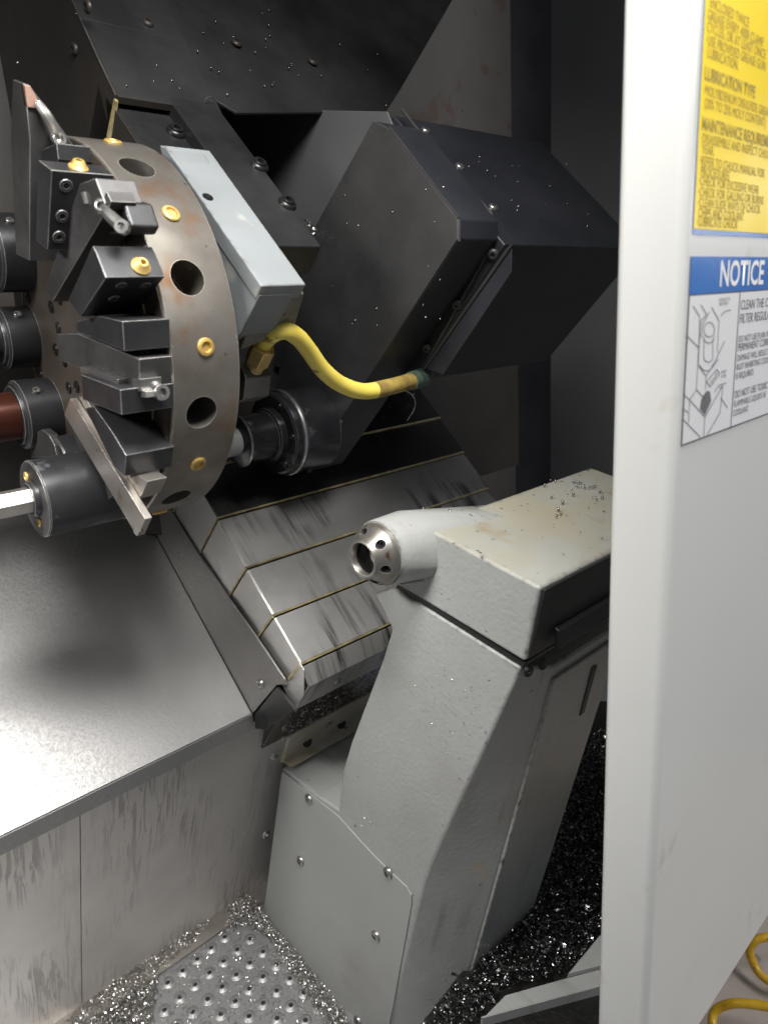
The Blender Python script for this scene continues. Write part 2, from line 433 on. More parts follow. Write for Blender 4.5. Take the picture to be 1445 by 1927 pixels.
# chip tray floor
a0 = pF(433, 1709)
tray = struct('chip_tray_floor', prism([V((x_, y_, (FLOOR+sr*y_)/cr)) for x_, y_ in ((-1.0, .40), (.93, .40), (.93, 2.0), (-1.0, 2.0))], UP*-.004), 'tray_steel')

# concrete shop floor outside
struct('shop_floor', prism([on(q, UP, FLOOR-.22) for q in ((-900, 3000), (1280, 1560), (1700, 1400), (2600, 1900), (1800, 5000))], UP*-.01), 'concrete')

# dimples pressed in the tray, each with its hole
def dimple_mesh():
    bm = bmesh.new()
    lathe(V((0, 0, 0)), V((0, 0, 1)), [(.0002, 1.0), (.10, .86), (.30, .66), (.42, .50), (.40, .40), (.22, .34), (.06, .32)], 22, bm)
    finish(bm, 60); me = bpy.data.meshes.new('dimple'); bm.to_mesh(me); bm.free(); me.materials.append(MAT['tray_steel']); return me
def hole_mesh():
    bm = bmesh.new()
    lathe(V((0, 0, 0)), V((0, 0, 1)), [(.10, .335), (.10, 0)], 16, bm)
    finish(bm); me = bpy.data.meshes.new('hole'); bm.to_mesh(me); bm.free(); me.materials.append(MAT['rubber']); return me
DM, HM = dimple_mesh(), hole_mesh()
d0 = pF(423, 1764.5); da = pF(471, 1768)-d0; db = pF(397.5, 1785)-d0
BASE[tray.name] = tray.location.copy()
for i in range(-14, 14):
    for j in range(-2, 16):
        p = d0+da*i+db*j; wp = W(p)
        c = Vector((wp - W(V((0, 0, 0)))))
        q = (Wd(_r).dot(c), Wd(_u).dot(c), Wd(_f).dot(c)); px, py = CX+F_PX*q[0]/q[2], CY-F_PX*q[1]/q[2]
        if py < 1754 or py > 2150 or px < 120 or px > 720: continue
        if py < 1703+(px-455)*1.10+14 or (py < 1962-.643*px+52+62*0): continue
        o = bpy.data.objects.new('dimple', DM); COL.objects.link(o); o.parent = tray
        o.location = wp-BASE[tray.name]; s = .0138; o.scale = (s, s, s*.66)
        h = bpy.data.objects.new('drain_hole', HM); COL.objects.link(h); h.parent = o

# ================================================================== SHEET METAL GUARD (ledge, front panel, end plate)
NL = -1.229
XW = .598
gb = xsn(.3, -.247, NL)
guard = thing('sheet_metal_guard', 'oily stainless sheet guard with sloping ledge and front panel below the turret', 'machine guard', gb)
e0 = pX(475, 1343, XW); NLd = N.dot(e0); sE = S.dot(e0)
obj('ledge_sheet', prism([xsn(-.9, sE, NLd), xsn(XW-.001, sE, NLd), xsn(XW-.001, -.92, NLd), xsn(-.9, -.92, NLd)], N*-.004), 'ledge_steel', guard, bevel=.0015)
# lip under the ledge edge: vertical band
yl = e0.y
lipb = pY(477, 1371, yl-.002)
obj('ledge_lip', prism([V((-.9, yl-.002, e0.z-.0005)), V((XW-.001, yl-.002, e0.z-.0005)), V((XW-.001, yl-.002, lipb.z)), V((-.9, yl-.002, lipb.z))], (0, .003, 0)), 'ledge_steel', guard, bevel=.001)
# front panel leans back towards its foot; two sheets meet at a seam
pt = V((0, yl+.006, lipb.z+.006)); pb = V((0, a0.y, a0.z))
pn, pd = plane3(pt, pb, pt+X)
sm = on((145, 1547), pn, pd); sm2 = on((160, 1909), pn, pd); xs_ = (sm.x+sm2.x)/2
def pan(x0, x1, name, m='panel_steel'):
    o_ = [V((x0, pt.y, pt.z)), V((x1, pt.y, pt.z)), V((x1, pb.y, pb.z+.004)), V((x0, pb.y, pb.z+.004))]
    return obj(name, prism(o_, (0, .003, 0)), m, guard, bevel=.0007)
pan(-.9, xs_-.0008, 'front_panel'); fp2 = pan(xs_+.0008, .90, 'front_panel')
# foot rail under the panel
obj('foot_strip', prism([V((-.9, pb.y-.004, pb.z+.012)), V((.80, pb.y-.004, pb.z+.012)), V((.80, pb.y-.045, pb.z+.003)), V((-.9, pb.y-.045, pb.z+.003))], (0, .002, -.003)), 'pale_steel', guard)
# end plate beside the way cover
ep = [xsn(XW, -.75, NLd-.003), xsn(XW, sE, NLd-.003), pX(520, 1290, XW), pX(538, 1288, XW), pX(535, 1279, XW), pX(478, 1194, XW), pX(423, 1117, XW), pX(368, 1035, XW), xsn(XW, -.92, -1.15), xsn(XW, -.92, NLd)]
endp = obj('end_plate', prism(ep, (.004, 0, 0)), 'guard_steel', guard, bevel=.0008)
put('screw', 'button', 'edge_steel', pX(491, 1287, XW), -X, .009, guard)
# dark gap plate down from the ledge corner to the bed
obj('corner_plate', prism([pX(478, 1347, XW), pX(520, 1294, XW), pX(556, 1338, XW), pX(530, 1348, XW), pX(500, 1374, XW), pX(480, 1372, XW)], (.006, 0, 0)), 'rubber', guard, bevel=.0006)
for q in ((517, 1421), (500, 1571)):
    put('screw', 'button', 'edge_steel', on(q, pn, pd), -Y, .010, guard)
for k in range(2):
    pass
# vertical seam near the tailstock
pl = on((470, 1400), pn, pd); 
# ================================================================== TELESCOPING WAY COVER (lower)
XC0, XC1, NC = .600, 1.265, -1.0
wc = thing('telescoping_way_cover', 'stepped stainless telescoping way cover with thin yellow wipers below the turret', 'way cover', xsn(.9, -.2, -1.1))
sb = [-.640, -.536, -.431, -.335, -.242]
for i in range(5):
    s0 = sb[i-1]+.004 if i else -.86
    s1_ = sb[i]
    if i == 0: s0 = -.95
    dn = -.0048*i
    depth = (.150, .137, .117, .094)[min(i, 3)]
    x0 = XC0+.0022*i
    sec = bmesh.new()
    top = NC+.004+dn
    lip = s1_
    if i == 4: continue
    # U-shaped section: top sheet plus left end sheet
    poly = [xsn(x0, s0, top), xsn(x0, lip, top), xsn(x0, lip, top-depth), xsn(x0, s0, top-depth)]
    prism(poly, (.0025, 0, 0), sec)
    prism([xsn(x0+.0026, s0, top), xsn(XC1, s0, top), xsn(XC1, lip, top), xsn(x0+.0026, lip, top)], N*-.0025, sec)
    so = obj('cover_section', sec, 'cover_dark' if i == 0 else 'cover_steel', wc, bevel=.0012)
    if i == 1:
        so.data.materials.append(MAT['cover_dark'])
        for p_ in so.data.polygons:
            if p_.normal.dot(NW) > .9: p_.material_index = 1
    wb = bmesh.new()
    prism([xsn(x0+.002, lip, top+.0004), xsn(XC1, lip, top+.0004), xsn(XC1, lip+.0020, top-.0012), xsn(x0+.002, lip+.0020, top-.0012)], N*-.004, wb)
    prism([xsn(x0-.0006, lip, top-.003), xsn(x0-.0006, lip+.0034, top-.003), xsn(x0-.0006, lip+.0034, top-depth+.004), xsn(x0-.0006, lip, top-depth+.004)], (.003, 0, 0), wb)
    obj('wiper', wb, 'brass_dull', so)
# last section: with front skirt, folded foot and skirt screws
x0 = XC0+.0022*4; top = NC+.004-.0048*4
L4 = pX(575, 1290, x0)
last = bmesh.new()
sF = -.200
prism([xsn(x0, sb[3]+.004, top), xsn(x0, sF-.028, top), xsn(x0, sF, top-.040), xsn(x0, sF+.006, top-.092), xsn(x0, sb[3]+.004, top-.076)], (.0025, 0, 0), last)
prism([xsn(x0+.0026, sb[3]+.004, top), xsn(XC1, sb[3]+.004, top), xsn(XC1, sb[4], top), xsn(x0+.0026, sb[4], top)], N*-.0025, last)
MAT_last = obj('cover_section', last, 'cover_steel', wc, bevel=.001)
wb = bmesh.new()
prism([xsn(x0+.002, sb[4]+.0005, top+.001), xsn(XC1, sb[4]+.0005, top+.001), xsn(XC1, sb[4]+.003, top-.001), xsn(x0+.002, sb[4]+.003, top-.001)], N*-.004, wb)
prism([xsn(x0-.0008, sb[4]+.0005, top-.003), xsn(x0-.0008, sb[4]+.0045, top-.003), xsn(x0-.0008, sb[4]+.0045, top-.072), xsn(x0-.0008, sb[4]+.0005, top-.072)], (.003, 0, 0), wb)
obj('wiper', wb, 'brass_dull', MAT_last)
fs = bmesh.new()
prism([xsn(x0+.0026, sb[4]+.006, top-.002), xsn(XC1, sb[4]+.006, top-.002), xsn(XC1, sF-.004, top-.018), xsn(x0+.0026, sF-.004, top-.018)], N*-.0025, fs)
prism([xsn(x0+.0026, sF-.004, top-.018), xsn(XC1, sF-.004, top-.018), xsn(XC1, sF+.006, top-.092), xsn(x0+.0026, sF+.006, top-.092)], S*-.0025, fs)
prism([xsn(x0-.004, sF+.006, top-.092), xsn(x0+.06, sF+.006, top-.092), xsn(x0+.06, sF-.012, top-.094), xsn(x0-.004, sF-.012, top-.094)], N*-.0025, fs)
skirt = obj('front_skirt', fs, 'cover_steel', wc, bevel=.001)
for xx in (.69, .80): put('screw', 'button', 'edge_steel', xsn(xx, sF+.001, top-.055), S+N*.1, .007, wc)

# oily slide way under the cover
bed = thing('slide_bed', 'dark oily slideway with metal chips under the lower lip of the way cover', 'slideway', xsn(.9, -.1, -1.3))
w0s = pX(541, 1388, .69)
sa = xsn(0, -.235, -1.10); sbp = V((0, w0s.y+.002, w0s.z+.002))
obj('slideway', prism([V((.632, q.y, q.z)) for q in (sa, sbp, sbp+V((0, .25, -.02)), sa+V((0, .25, .12)))], (.70, 0, 0)), 'oily_bed', bed, bevel=.002)

# ================================================================== TAILSTOCK
XT = .69
tail = thing('tailstock', 'light grey painted tailstock with steel quill nose leaning over the chip tray', 'tailstock', pF(760, 1850)+V((.1, 0, 0)))
T = lambda px, py: pX(px, py, XT)
# column casting: front outline in the plane x = XT, drawn along the spindle axis
col_out = [T(704, 1117), T(741, 1107), T(980, 1256), T(966, 1292), T(932, 1364), T(898, 1436), T(864, 1508), T(832, 1577), T(812, 1622), T(797, 1662), T(783, 1718), T(768, 1780), T(734, 1910), T(700, 2040), T(560, 1790), T(560, 1475), T(637, 1524), T(645, 1450), T(660, 1398), T(720, 1240), T(737, 1186), T(722, 1150)]
A_ = pX(1043, 1255, .78); B_ = pX(885, 1825, .78)
col2 = [V((.78, p.y, p.z)) for p in col_out]
col2[2] = A_
for i_, t_ in zip(range(3, 14), (.06, .17, .28, .39, .5, .58, .66, .77, .89, 1.12, 1.35)): col2[i_] = A_.lerp(B_, t_)
colb = bmesh.new()
va = [colb.verts.new(p) for p in col_out]; vb = [colb.verts.new(p) for p in col2]; vc = [colb.verts.new(p+X*.195) for p in col2]
n_ = len(va); colb.faces.new(va); colb.faces.new(vc[::-1])
for P1, P2 in ((va, vb), (vb, vc)):
    for k in range(n_): colb.faces.new((P1[k], P2[k], P2[(k+1) % n_], P1[(k+1) % n_]))
obj('column', colb, 'tail_paint', tail, bevel=.005, segs=4, ang=45)
obj('side_bead', prism([A_.lerp(B_, .03)+V((.001, .004, 0)), A_.lerp(B_, .03)+V((.001, -.0045, 0)), A_.lerp(B_, 1.02)+V((.001, -.0045, 0)), A_.lerp(B_, 1.02)+V((.001, .004, 0))], (.19, 0, 0)), 'tail_paint', tail, bevel=.003, segs=3)
sdn, sdd = plane3(A_, B_, A_+X)
# base block with trough
base_out = [T(493, 1722), T(528, 1446), T(637, 1530), T(702, 1602), T(741, 1640), T(772, 1672), T(779, 1690), T(700, 2040)]
bb = bmesh.new(); prism([p+X*.003 for p in base_out], (.245, 0, 0), bb)
obj('base', bb, 'tail_paint', tail, bevel=.006, segs=3)
# wall behind the trough carrying two bolts
w0, w1 = T(541, 1388), T(529, 1440)
wallp = [w0, w1, w1+Y*.35, w0+V((0, .35, -.02))]
obj('trough_wall', prism([p+X*.002 for p in wallp], (.34, 0, 0)), 'pocket_paint', tail, bevel=.006, segs=3)
wn, wdd = plane3(w0, w1, w0+X)
obj('trough_fillet', prism([w1+V((.004, -.03, .003)), w1+V((.004, .02, .003)), w1+V((.004, .006, .03)), w1+V((.004, -.006, .012))], (.32, 0, 0)), 'pocket_paint', tail, bevel=.004)
for q in ((578, 1396), (642, 1362)):
    p_ = on(q, wn, wdd); put('screw', 'recess', 'screw_dark', p_-Y*.001, -Y+Z*.2, .0105, tail)
# cover plate on the face, proud by 3 mm
pl_out = [T(497, 1722), T(532, 1452), T(637, 1534), T(702, 1606), T(741, 1644), T(766, 1667), T(776, 1684), T(776, 1702), T(742, 1890), T(716, 2010), T(660, 1915)]
obj('cover_plate', prism([p-X*.003 for p in pl_out], (.0028, 0, 0)), 'tail_plate', tail, bevel=.0009)
for q in ((584, 1503), (568, 1619), (733, 1641), (710, 1760), (545, 1787), (676, 1920)):
    put('screw', 'button', 'edge_steel', T(*q)-X*.003, -X, .0112, tail)
# dark gap between head and column
obj('gap_gasket', prism([T(745, 1100)+X*.004, T(984, 1250)+X*.004, T(980, 1258)+X*.004, T(741, 1109)+X*.004], (.26, 0, 0)), 'rubber', tail)
# head casting
hy = [T(742, 1098), T(987, 1247), T(1016, 1106), T(822, 1004)]
cq = V((XT, .7035, -.3240))
tn, td = plane3(hy[2], hy[3], hy[3]+X)
yb = on((985, 923), tn, td).y
hback = V((XT, yb, (td-tn.y*yb)/tn.z))
head_poly = [hy[0], hy[1], hy[2], hy[3], hback, hback+V((0, .004, -.08))]
hb = bmesh.new(); prism(head_poly, (.44, 0, 0), hb)
head = obj('head', hb, 'tail_paint', tail, bevel=.005, segs=3)
upn = tn if tn.z > 0 else -tn
head.data.materials.append(MAT['tail_top'])
for p_ in head.data.polygons:
    if p_.normal.dot(Wd(upn)) > .9: p_.material_index = 1
# boss for the quill
XQ0 = .630
nk = bmesh.new()
for xx, rr_ in ((XQ0+.0015, .0462), (XQ0+.005, .0474), (XQ0+.030, .0480), (XQ0+.055, .0486)):
    for k in range(40):
        a2 = 2*math.pi*k/40; nk.verts.new(V((xx, cq.y+rr_*math.cos(a2), cq.z+rr_*math.sin(a2))))
def tz(y_): return (td-tn.y*y_)/tn.z
for xx, ya, yc in ((.755, .640, yb+.004), (.84, .62, yb)):
    for y_, dz_ in ((ya, -.002), (ya, -.07), (yc, -.004), (yc, -.07)): nk.verts.new(V((xx, y_, tz(y_)+dz_)))
bmesh.ops.convex_hull(nk, input=nk.verts)
loose_ = [v for v in nk.verts if not v.link_faces]
bmesh.ops.delete(nk, geom=loose_, context='VERTS')
obj('boss', nk, 'tail_paint', tail, ang=46)
# steel quill nose: conical flange with screws and an open bore
nb_ = lathe(V((XQ0+.001, cq.y, cq.z)), -X, [(-.05, 0), (-.05, .0440), (.007, .0440), (.009, .0430), (.028, .0282), (.0305, .0272), (.0315, .0255), (.0310, .0236), (.0290, .0224), (-.045, .0216), (-.045, 0)], 72)
ncut = bmesh.new(); nsc = []
for k in range(6):
    a2 = math.radians(18+60*k); rr_ = .0352
    nrm = (-X*.56+V((0, math.cos(a2), math.sin(a2)))*.83).normalized(); nrm = (nrm*.4-X*.6).normalized()
    pc = V((XQ0-.0185, cq.y+rr_*math.cos(a2), cq.z+rr_*math.sin(a2)))
    cyl(pc-nrm*.012, pc+nrm*.02, .0066, 24, bm=ncut); nsc.append((pc, nrm))
nose = obj('quill_nose', cut(nb_, ncut), 'nose_steel', tail, ang=34)
obj('bore', lathe(V((XQ0+.001, cq.y, cq.z)), -X, [(.022, .0217), (.020, .0208), (-.044, .0205), (-.044, 0)], 48), 'screw_dark', tail)  # dark liner: shade inside the steel bore put into the colour
for pc, nrm in nsc: put('screw', 'cap', 'screw_dark', pc-nrm*.010, nrm, .0054, nose)
# dark front flank of the head with stepped pocket
fk = bmesh.new()
f0, f1 = hy[2], hy[1]
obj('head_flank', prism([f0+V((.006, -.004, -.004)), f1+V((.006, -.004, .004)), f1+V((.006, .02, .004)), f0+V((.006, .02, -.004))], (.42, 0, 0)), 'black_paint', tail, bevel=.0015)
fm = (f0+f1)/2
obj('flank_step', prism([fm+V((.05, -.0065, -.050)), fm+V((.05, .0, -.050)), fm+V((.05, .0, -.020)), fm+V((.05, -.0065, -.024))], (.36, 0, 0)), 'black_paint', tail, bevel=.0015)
for q in ((995, 1263), (1022, 1250)):
    put('screw', 'recess', 'rubber', on(q, Y, .5045), -Y-X*.12, .008, tail)
# slot on the side of the column
obj('side_slot', prism([on(q, sdn, sdd)-Y*.0065 for q in ((1108, 1255), (1117, 1250), (1093, 1338), (1085, 1345))], (0, .003, 0)), 'brown_black', tail)

# ================================================================== TURRET
TC = V((.3917, 1.0128, -.0147)); TR = .25; TW = .0906
def pol(x, r, deg): 
    a = math.radians(deg); return V((x, TC.y+r*math.cos(a), TC.z+r*math.sin(a)))
def rad(deg): a = math.radians(deg); return V((0, math.cos(a), math.sin(a)))
def tan_(deg): a = math.radians(deg); return V((0, -math.sin(a), math.cos(a)))
turret = thing('tool_turret', 'round steel tool turret disc with bored rim and brass plugs', 'tool turret', pol(.437, .25, 270))
db_ = lathe(TC, X, [(0, 0), (0, TR-.0015), (.0015, TR), (TW-.0015, TR), (TW, TR-.0015), (TW, 0)], 160)
cut = bmesh.new()
for k in range(10):
    a2 = 129+36*k
    p0 = pol(.4297, TR-.055, a2); cyl(p0, p0+rad(a2)*.09, .0205, 40, bm=cut)
    p1 = pol(.4297, TR-.09, a2); cyl(p1, p1+rad(a2)*.06, .0135, 28, bm=cut)
dm = bpy.data.meshes.new('d'); 
bmesh.ops.recalc_face_normals(db_, faces=db_.faces); bmesh.ops.recalc_face_normals(cut, faces=cut.faces)
db_.to_mesh(dm); db_.free(); cm = bpy.data.meshes.new('c'); cut.to_mesh(cm); cut.free()
do = bpy.data.objects.new('d', dm); co_ = bpy.data.objects.new('c', cm); COL.objects.link(do); COL.objects.link(co_)
bo = do.modifiers.new('b', 'BOOLEAN'); bo.operation = 'DIFFERENCE'; bo.object = co_; bo.solver = 'EXACT'; bo.use_self = True
dg = bpy.context.evaluated_depsgraph_get(); em = bpy.data.meshes.new_from_object(do.evaluated_get(dg))
bm = bmesh.new(); bm.from_mesh(em)
bpy.data.objects.remove(do); bpy.data.objects.remove(co_)
obj('turret_disc', bm, 'turret_steel', turret, ang=28)
# machined front face, set into the rim
obj('turret_face', lathe(TC-X*.0012, X, [(0, 0), (0, .2466), (.002, .2466)], 120), 'turret_face', turret)
obj('face_groove', lathe(TC-X*.0020, X, [(0, .2065), (-.0008, .2068), (-.0008, .2085), (0, .2088)], 120), 'brass_dull', turret)
for k in range(10):
    a2 = 111+36*k
    put('brass_plug', 'plug', 'brass', pol(.4365, TR, a2), rad(a2), .0108, turret)
    put('brass_plug', 'plug', 'brass', pol(.3900, .186, a2+4), -X, .0095, turret)
    a3 = 129+36*k
    put('locking_screw', 'cap', 'black_steel', pol(.4297, TR-.088, a3), rad(a3), .0095, turret)
    for r_, o_ in ((.187, 0), (.163, -13), (.163, 13), (.075, -6), (.098, 9)):
        put('socket_screw', 'recess', 'screw_dark', pol(.3895, r_, a3+o_), -X, .0082, turret)
obj('turret_hub', cyl(TC+X*TW, TC+X*(TW+.06), .16, 64, .003), 'black_steel', turret)

# ------------------------------------------------------------------ tool holders bolted to the turret face
XF = .3905
def ext(pxs, xf, xb, bm=None): return prism([pX(a, b, xf) for a, b in pxs], (xb-xf, 0, 0), bm)
# A: upright turning tool
xa = .338
A = thing('turning_tool_holder', 'upright turning tool with copper insert and silver clamp at the turret top', 'tool holder', pX(60, 480, .37))
apx = [(24, 148), (43, 156), (50, 200), (56, 262), (55, 490), (30, 478), (20, 252)]
apl = [pX(*q, xa) for q in apx]
obj('shank', loft(apl, [p+X*d_ for p, d_ in zip(apl, (.006, .006, .024, .049, .049, .049, .045))]), 'tool_steel', A, bevel=.0010)
fa, fb = pX(52, 200, xa), pX(56, 262, xa)
an = (fb-fa).cross(X).normalized()
if an.y > 0: an = -an
tip = pX(44, 158, xa)
ins = [tip+an*.004+X*.000, pX(50, 200, xa)+an*.004+X*.000, pX(50, 200, xa)+an*.004+X*.017, tip+an*.004+X*.006]
obj('insert', prism(ins, an*-.010), 'copper_insert', A, bevel=.0006)
c0 = pX(50, 192, xa)+X*.011+an*.006; c1 = pX(56, 252, xa)+X*.028+an*.006
cb = tube(spline([c0, c0.lerp(c1, .3)+an*.007, c0.lerp(c1, .7)+an*.006, c1], 6), lambda t: .0052+.0022*t, 10)
obj('clamp', cb, 'bright_steel', A)
put('clamp_screw', 'cap', 'bright_steel', c1+an*.001, an, .0078, A)
put('clamp_screw', 'button', 'edge_steel', c0+an*.001, an, .005, A)
xb_ = .322
obj('block', ext([(72, 300), (97, 319), (89, 470), (67, 452)], xb_, XF+.0), 'black_steel', A, bevel=.0012)
obj('back_block', ext([(60, 290), (106, 268), (110, 300), (88, 330)], .352, XF), 'black_steel', A, bevel=.0012)
bt0, bt1, bt2 = pX(72, 300, xb_), pX(97, 319, xb_), pX(89, 470, xb_)
put('coolant_nozzle', 'nozzle', 'brass', bt0.lerp(bt1, .62)+X*.034, (bt1-bt2).normalized(), .0100, A)
bnr = (bt1-bt2).cross(X).normalized(); bnr = bnr if bnr.y < 0 else -bnr
for t_, xx in ((.17, .016), (.55, .014), (.82, .012)): put('socket_screw', 'cap', 'black_steel', bt1.lerp(bt2, t_)+X*xx-bnr*.006, bnr, .0072, A)
# B: angled turning tool
xb2 = .345
B = thing('turning_tool_holder', 'angled turning tool with dark clamp and brass nozzle right of the upright tool', 'tool holder', pX(180, 580, .37))
obj('shank', ext([(150, 345), (179, 334), (197, 382), (190, 412), (98, 568), (84, 545)], xb2, XF-.003), 'tool_steel', B, bevel=.0012)
bo_ = pX(197, 382, xb2); bo2 = pX(190, 412, xb2); bo3 = pX(179, 334, xb2)
nb = (bo_-bo3).cross(X).normalized(); nb = nb if nb.y < 0 else -nb
obj('insert_seat', prism([pX(190, 372, xb2)+X*.002, pX(199, 392, xb2)+X*.002, pX(199, 392, xb2)+X*.03, pX(190, 372, xb2)+X*.03], nb*.012), 'tool_steel', B, bevel=.001)
obj('dark_block', ext([(168, 360), (232, 380), (247, 425), (240, 440), (185, 440)], .362, XF+.004), 'black_steel', B, bevel=.003, segs=3)
q0, q1 = pX(199, 388, .350), pX(232, 428, .352)
obj('clamp', tube(spline([q0, q0.lerp(q1, .4)-X*.004, q1], 8), lambda t: .0060+.001*t, 10), 'edge_steel', B)
put('clamp_screw', 'cap', 'edge_steel', q1, V((-.6, -.7, .1)), .0075, B)
put('clamp_screw', 'button', 'edge_steel', q0-X*.004, V((-.6, -.7, .1)), .0085, B)
obj('bright_tab', ext([(152, 362), (157, 360), (161, 382), (158, 383)], .342, .348), 'bright_steel', B)
xb3 = .325
obj('block', ext([(174, 462), (182, 478), (199, 522), (150, 596), (128, 566)], xb3, XF), 'black_steel', B, bevel=.0012)
g0, g1 = pX(182, 478, xb3), pX(199, 522, xb3); g2 = pX(150, 596, xb3)
gn = (g1-g0).cross(X).normalized(); gn = gn if gn.y < 0 else -gn
put('coolant_nozzle', 'nozzle', 'brass', g0.lerp(g1, .55)+X*.042, gn, .0098, B)
gm = (g2-g1).cross(X).normalized(); gm = gm if gm.z < 0 else -gm
for t_, xx in ((.18, .022), (.52, .025), (.2, .05)): put('socket_screw', 'cap', 'black_steel', g1.lerp(g2, t_)+X*xx-gm*.005, gm, .0062, B)
# C: grooving tool between two clamp blocks
xc = .338
Cc = thing('grooving_tool_holder', 'horizontal grooving tool with silver insert between two black clamp blocks', 'tool holder', pX(230, 782, .37))
obj('upper_block', ext([(144, 604), (188, 594), (230, 604), (234, 661), (143, 623)], xc, XF+.002), 'black_steel', Cc, bevel=.0012)
obj('lower_block', ext([(152, 704), (226, 733), (229, 781), (156, 752)], xc-.009, XF+.002), 'black_steel', Cc, bevel=.0012)
xs3 = .352
obj('shank', ext([(108, 628), (146, 627), (262, 675), (262, 737), (113, 678)], xs3, XF), 'tool_steel', Cc, bevel=.0012)
obj('step_strip', ext([(150, 690), (222, 714), (222, 723), (151, 700)], xs3-.012, xs3+.002), 'edge_steel', Cc, bevel=.0006)
h0 = pX(262, 740, xs3)
obj('insert_seat', ext([(248, 713), (264, 713), (264, 737), (248, 737)], xs3-.003, xs3+.022), 'edge_steel', Cc, bevel=.0008)
obj('insert', boxc(pX(268, 742, xs3)+X*.006, (X, Y, Z), (.006, .008, .0035)), 'bright_steel', Cc, bevel=.0008)
put('clamp_screw', 'cap', 'edge_steel', pX(275, 742, xs3)+X*.019+Y*.008, -Y, .0092, Cc)
for q in ((0, .006), (0, .014)):
    put('set_screw', 'button', 'edge_steel', pX(240, 666, xs3)+X*(.010+q[1]), Z, .0022, Cc)
# D: parting blade in its block
xd = .340
D = thing('parting_blade_holder', 'long pale parting blade clamped by a black block at the lower turret', 'tool holder', pX(240, 990, .37))
obj('blade', ext([(132, 749), (273, 977), (259, 1009), (246, 990), (121, 780)], xd, xd+.009), 'pale_steel', D, bevel=.0006)
obj('blade_tip', ext([(262, 1000), (258, 1009), (252, 1003), (250, 994)], xd-.002, xd+.004), 'edge_steel', D)
obj('seat_bar', ext([(146, 744), (162, 752), (240, 880), (244, 900), (232, 905)], xd+.010, XF), 'pale_steel', D, bevel=.0012)
obj('clamp_block', ext([(160, 768), (176, 764), (210, 812), (237, 857), (234, 897), (214, 878)], xd-.006, XF+.004), 'black_steel', D, bevel=.0014)
obj('foot', ext([(226, 905), (259, 894), (277, 906), (265, 934), (247, 942)], xd+.0095, xd+.035), 'pale_steel', D, bevel=.001)
# E: round drill holder
ce = pol(XF, .197, 255); xe = .279
Eh = thing('drill_holder', 'black round drill holder with stained barrel and hexagonal steel shank at lower left', 'tool holder', ce)
obj('barrel', lathe(V((xe, ce.y, ce.z)), X, [(0, .028), (0, .0485), (.0015, .0505), (.115, .0510), (.115, 0)], 64), 'barrel_stained', Eh)
obj('front_face', lathe(V((xe-.0006, ce.y, ce.z)), X, [(.0, .0), (0, .0490), (.001, .0495)], 64), 'tool_steel', Eh)
cs_ = V((xe, ce.y-.004, ce.z+.002))
obj('collar', lathe(cs_+X*.002, -X, [(0, .024), (.006, .0235), (.010, .021), (.010, .0)], 40), 'black_steel', Eh)
obj('hex_shank', lathe(cs_, -X, [(0, .0175), (.21, .0175), (.21, 0)], 6, u=V((0, .5, .866))), 'bright_steel', Eh, bevel=.001)
for q in ((50, 897), (74, 983)): put('brass_plug', 'plug', 'brass', pX(q[0], q[1], xe-.001), -X, .0064, Eh)
# F, G, H: boring bar holders on the far side
def boring(lbl, deg, r_, xf, R_, rb, m):
    c = pol(XF, r_, deg)
    h = thing('boring_bar_holder', lbl, 'tool holder', c, 'boring bar holders on the far side of the turret')
    obj('barrel', lathe(V((xf, c.y, c.z)), X, [(0, 0), (0, R_-.004), (.003, R_), (XF-xf, R_), (XF-xf, 0)], 56), 'black_steel', h)
    obj('collar', lathe(V((xf-.004, c.y, c.z)), X, [(0, 0), (0, rb+.008), (.006, rb+.010)], 48), 'black_steel', h)
    obj('boring_bar', lathe(V((xf, c.y, c.z)), -X, [(0, rb), (.2, rb), (.2, 0)], 40), m, h)
    put('set_screw', 'cap', 'edge_steel', V((xf+.022, c.y-R_*.72, c.z+R_*.66)), V((0, -.72, .66)), .0055, h)
    return h
boring('black boring bar holder with a dark red bar at the left edge', 327, .190, .338, .052, .036, 'red_bar')
boring('black boring bar holder at mid height on the left edge', 3, .195, .345, .046, .030, 'black_steel')
boring('black boring bar holder highest on the left edge beside the upright tool', 39, .205, .345, .055, .034, 'black_steel')
hh = pol(XF, .185, 291)
Sp = thing('blank_tool_holder', 'dark half hidden holder behind the parting blade and above the drill holder', 'tool holder', hh)
obj('body', lathe(V((.352, hh.y, hh.z)), X, [(0, 0), (0, .040), (.002, .042), (.04, .042), (.04, 0)], 48), 'black_steel', Sp)
obj('fin', prism([pX(*q, .348) for q in ((60, 818), (78, 808), (92, 818), (102, 838), (107, 858), (58, 862))], (.012, 0, 0)), 'tool_steel', Sp, bevel=.001)
obj('wedge', prism([pX(*q, .352) for q in ((137, 815), (150, 800), (215, 930), (192, 950))], (.03, 0, 0)), 'tool_steel', Sp, bevel=.001)

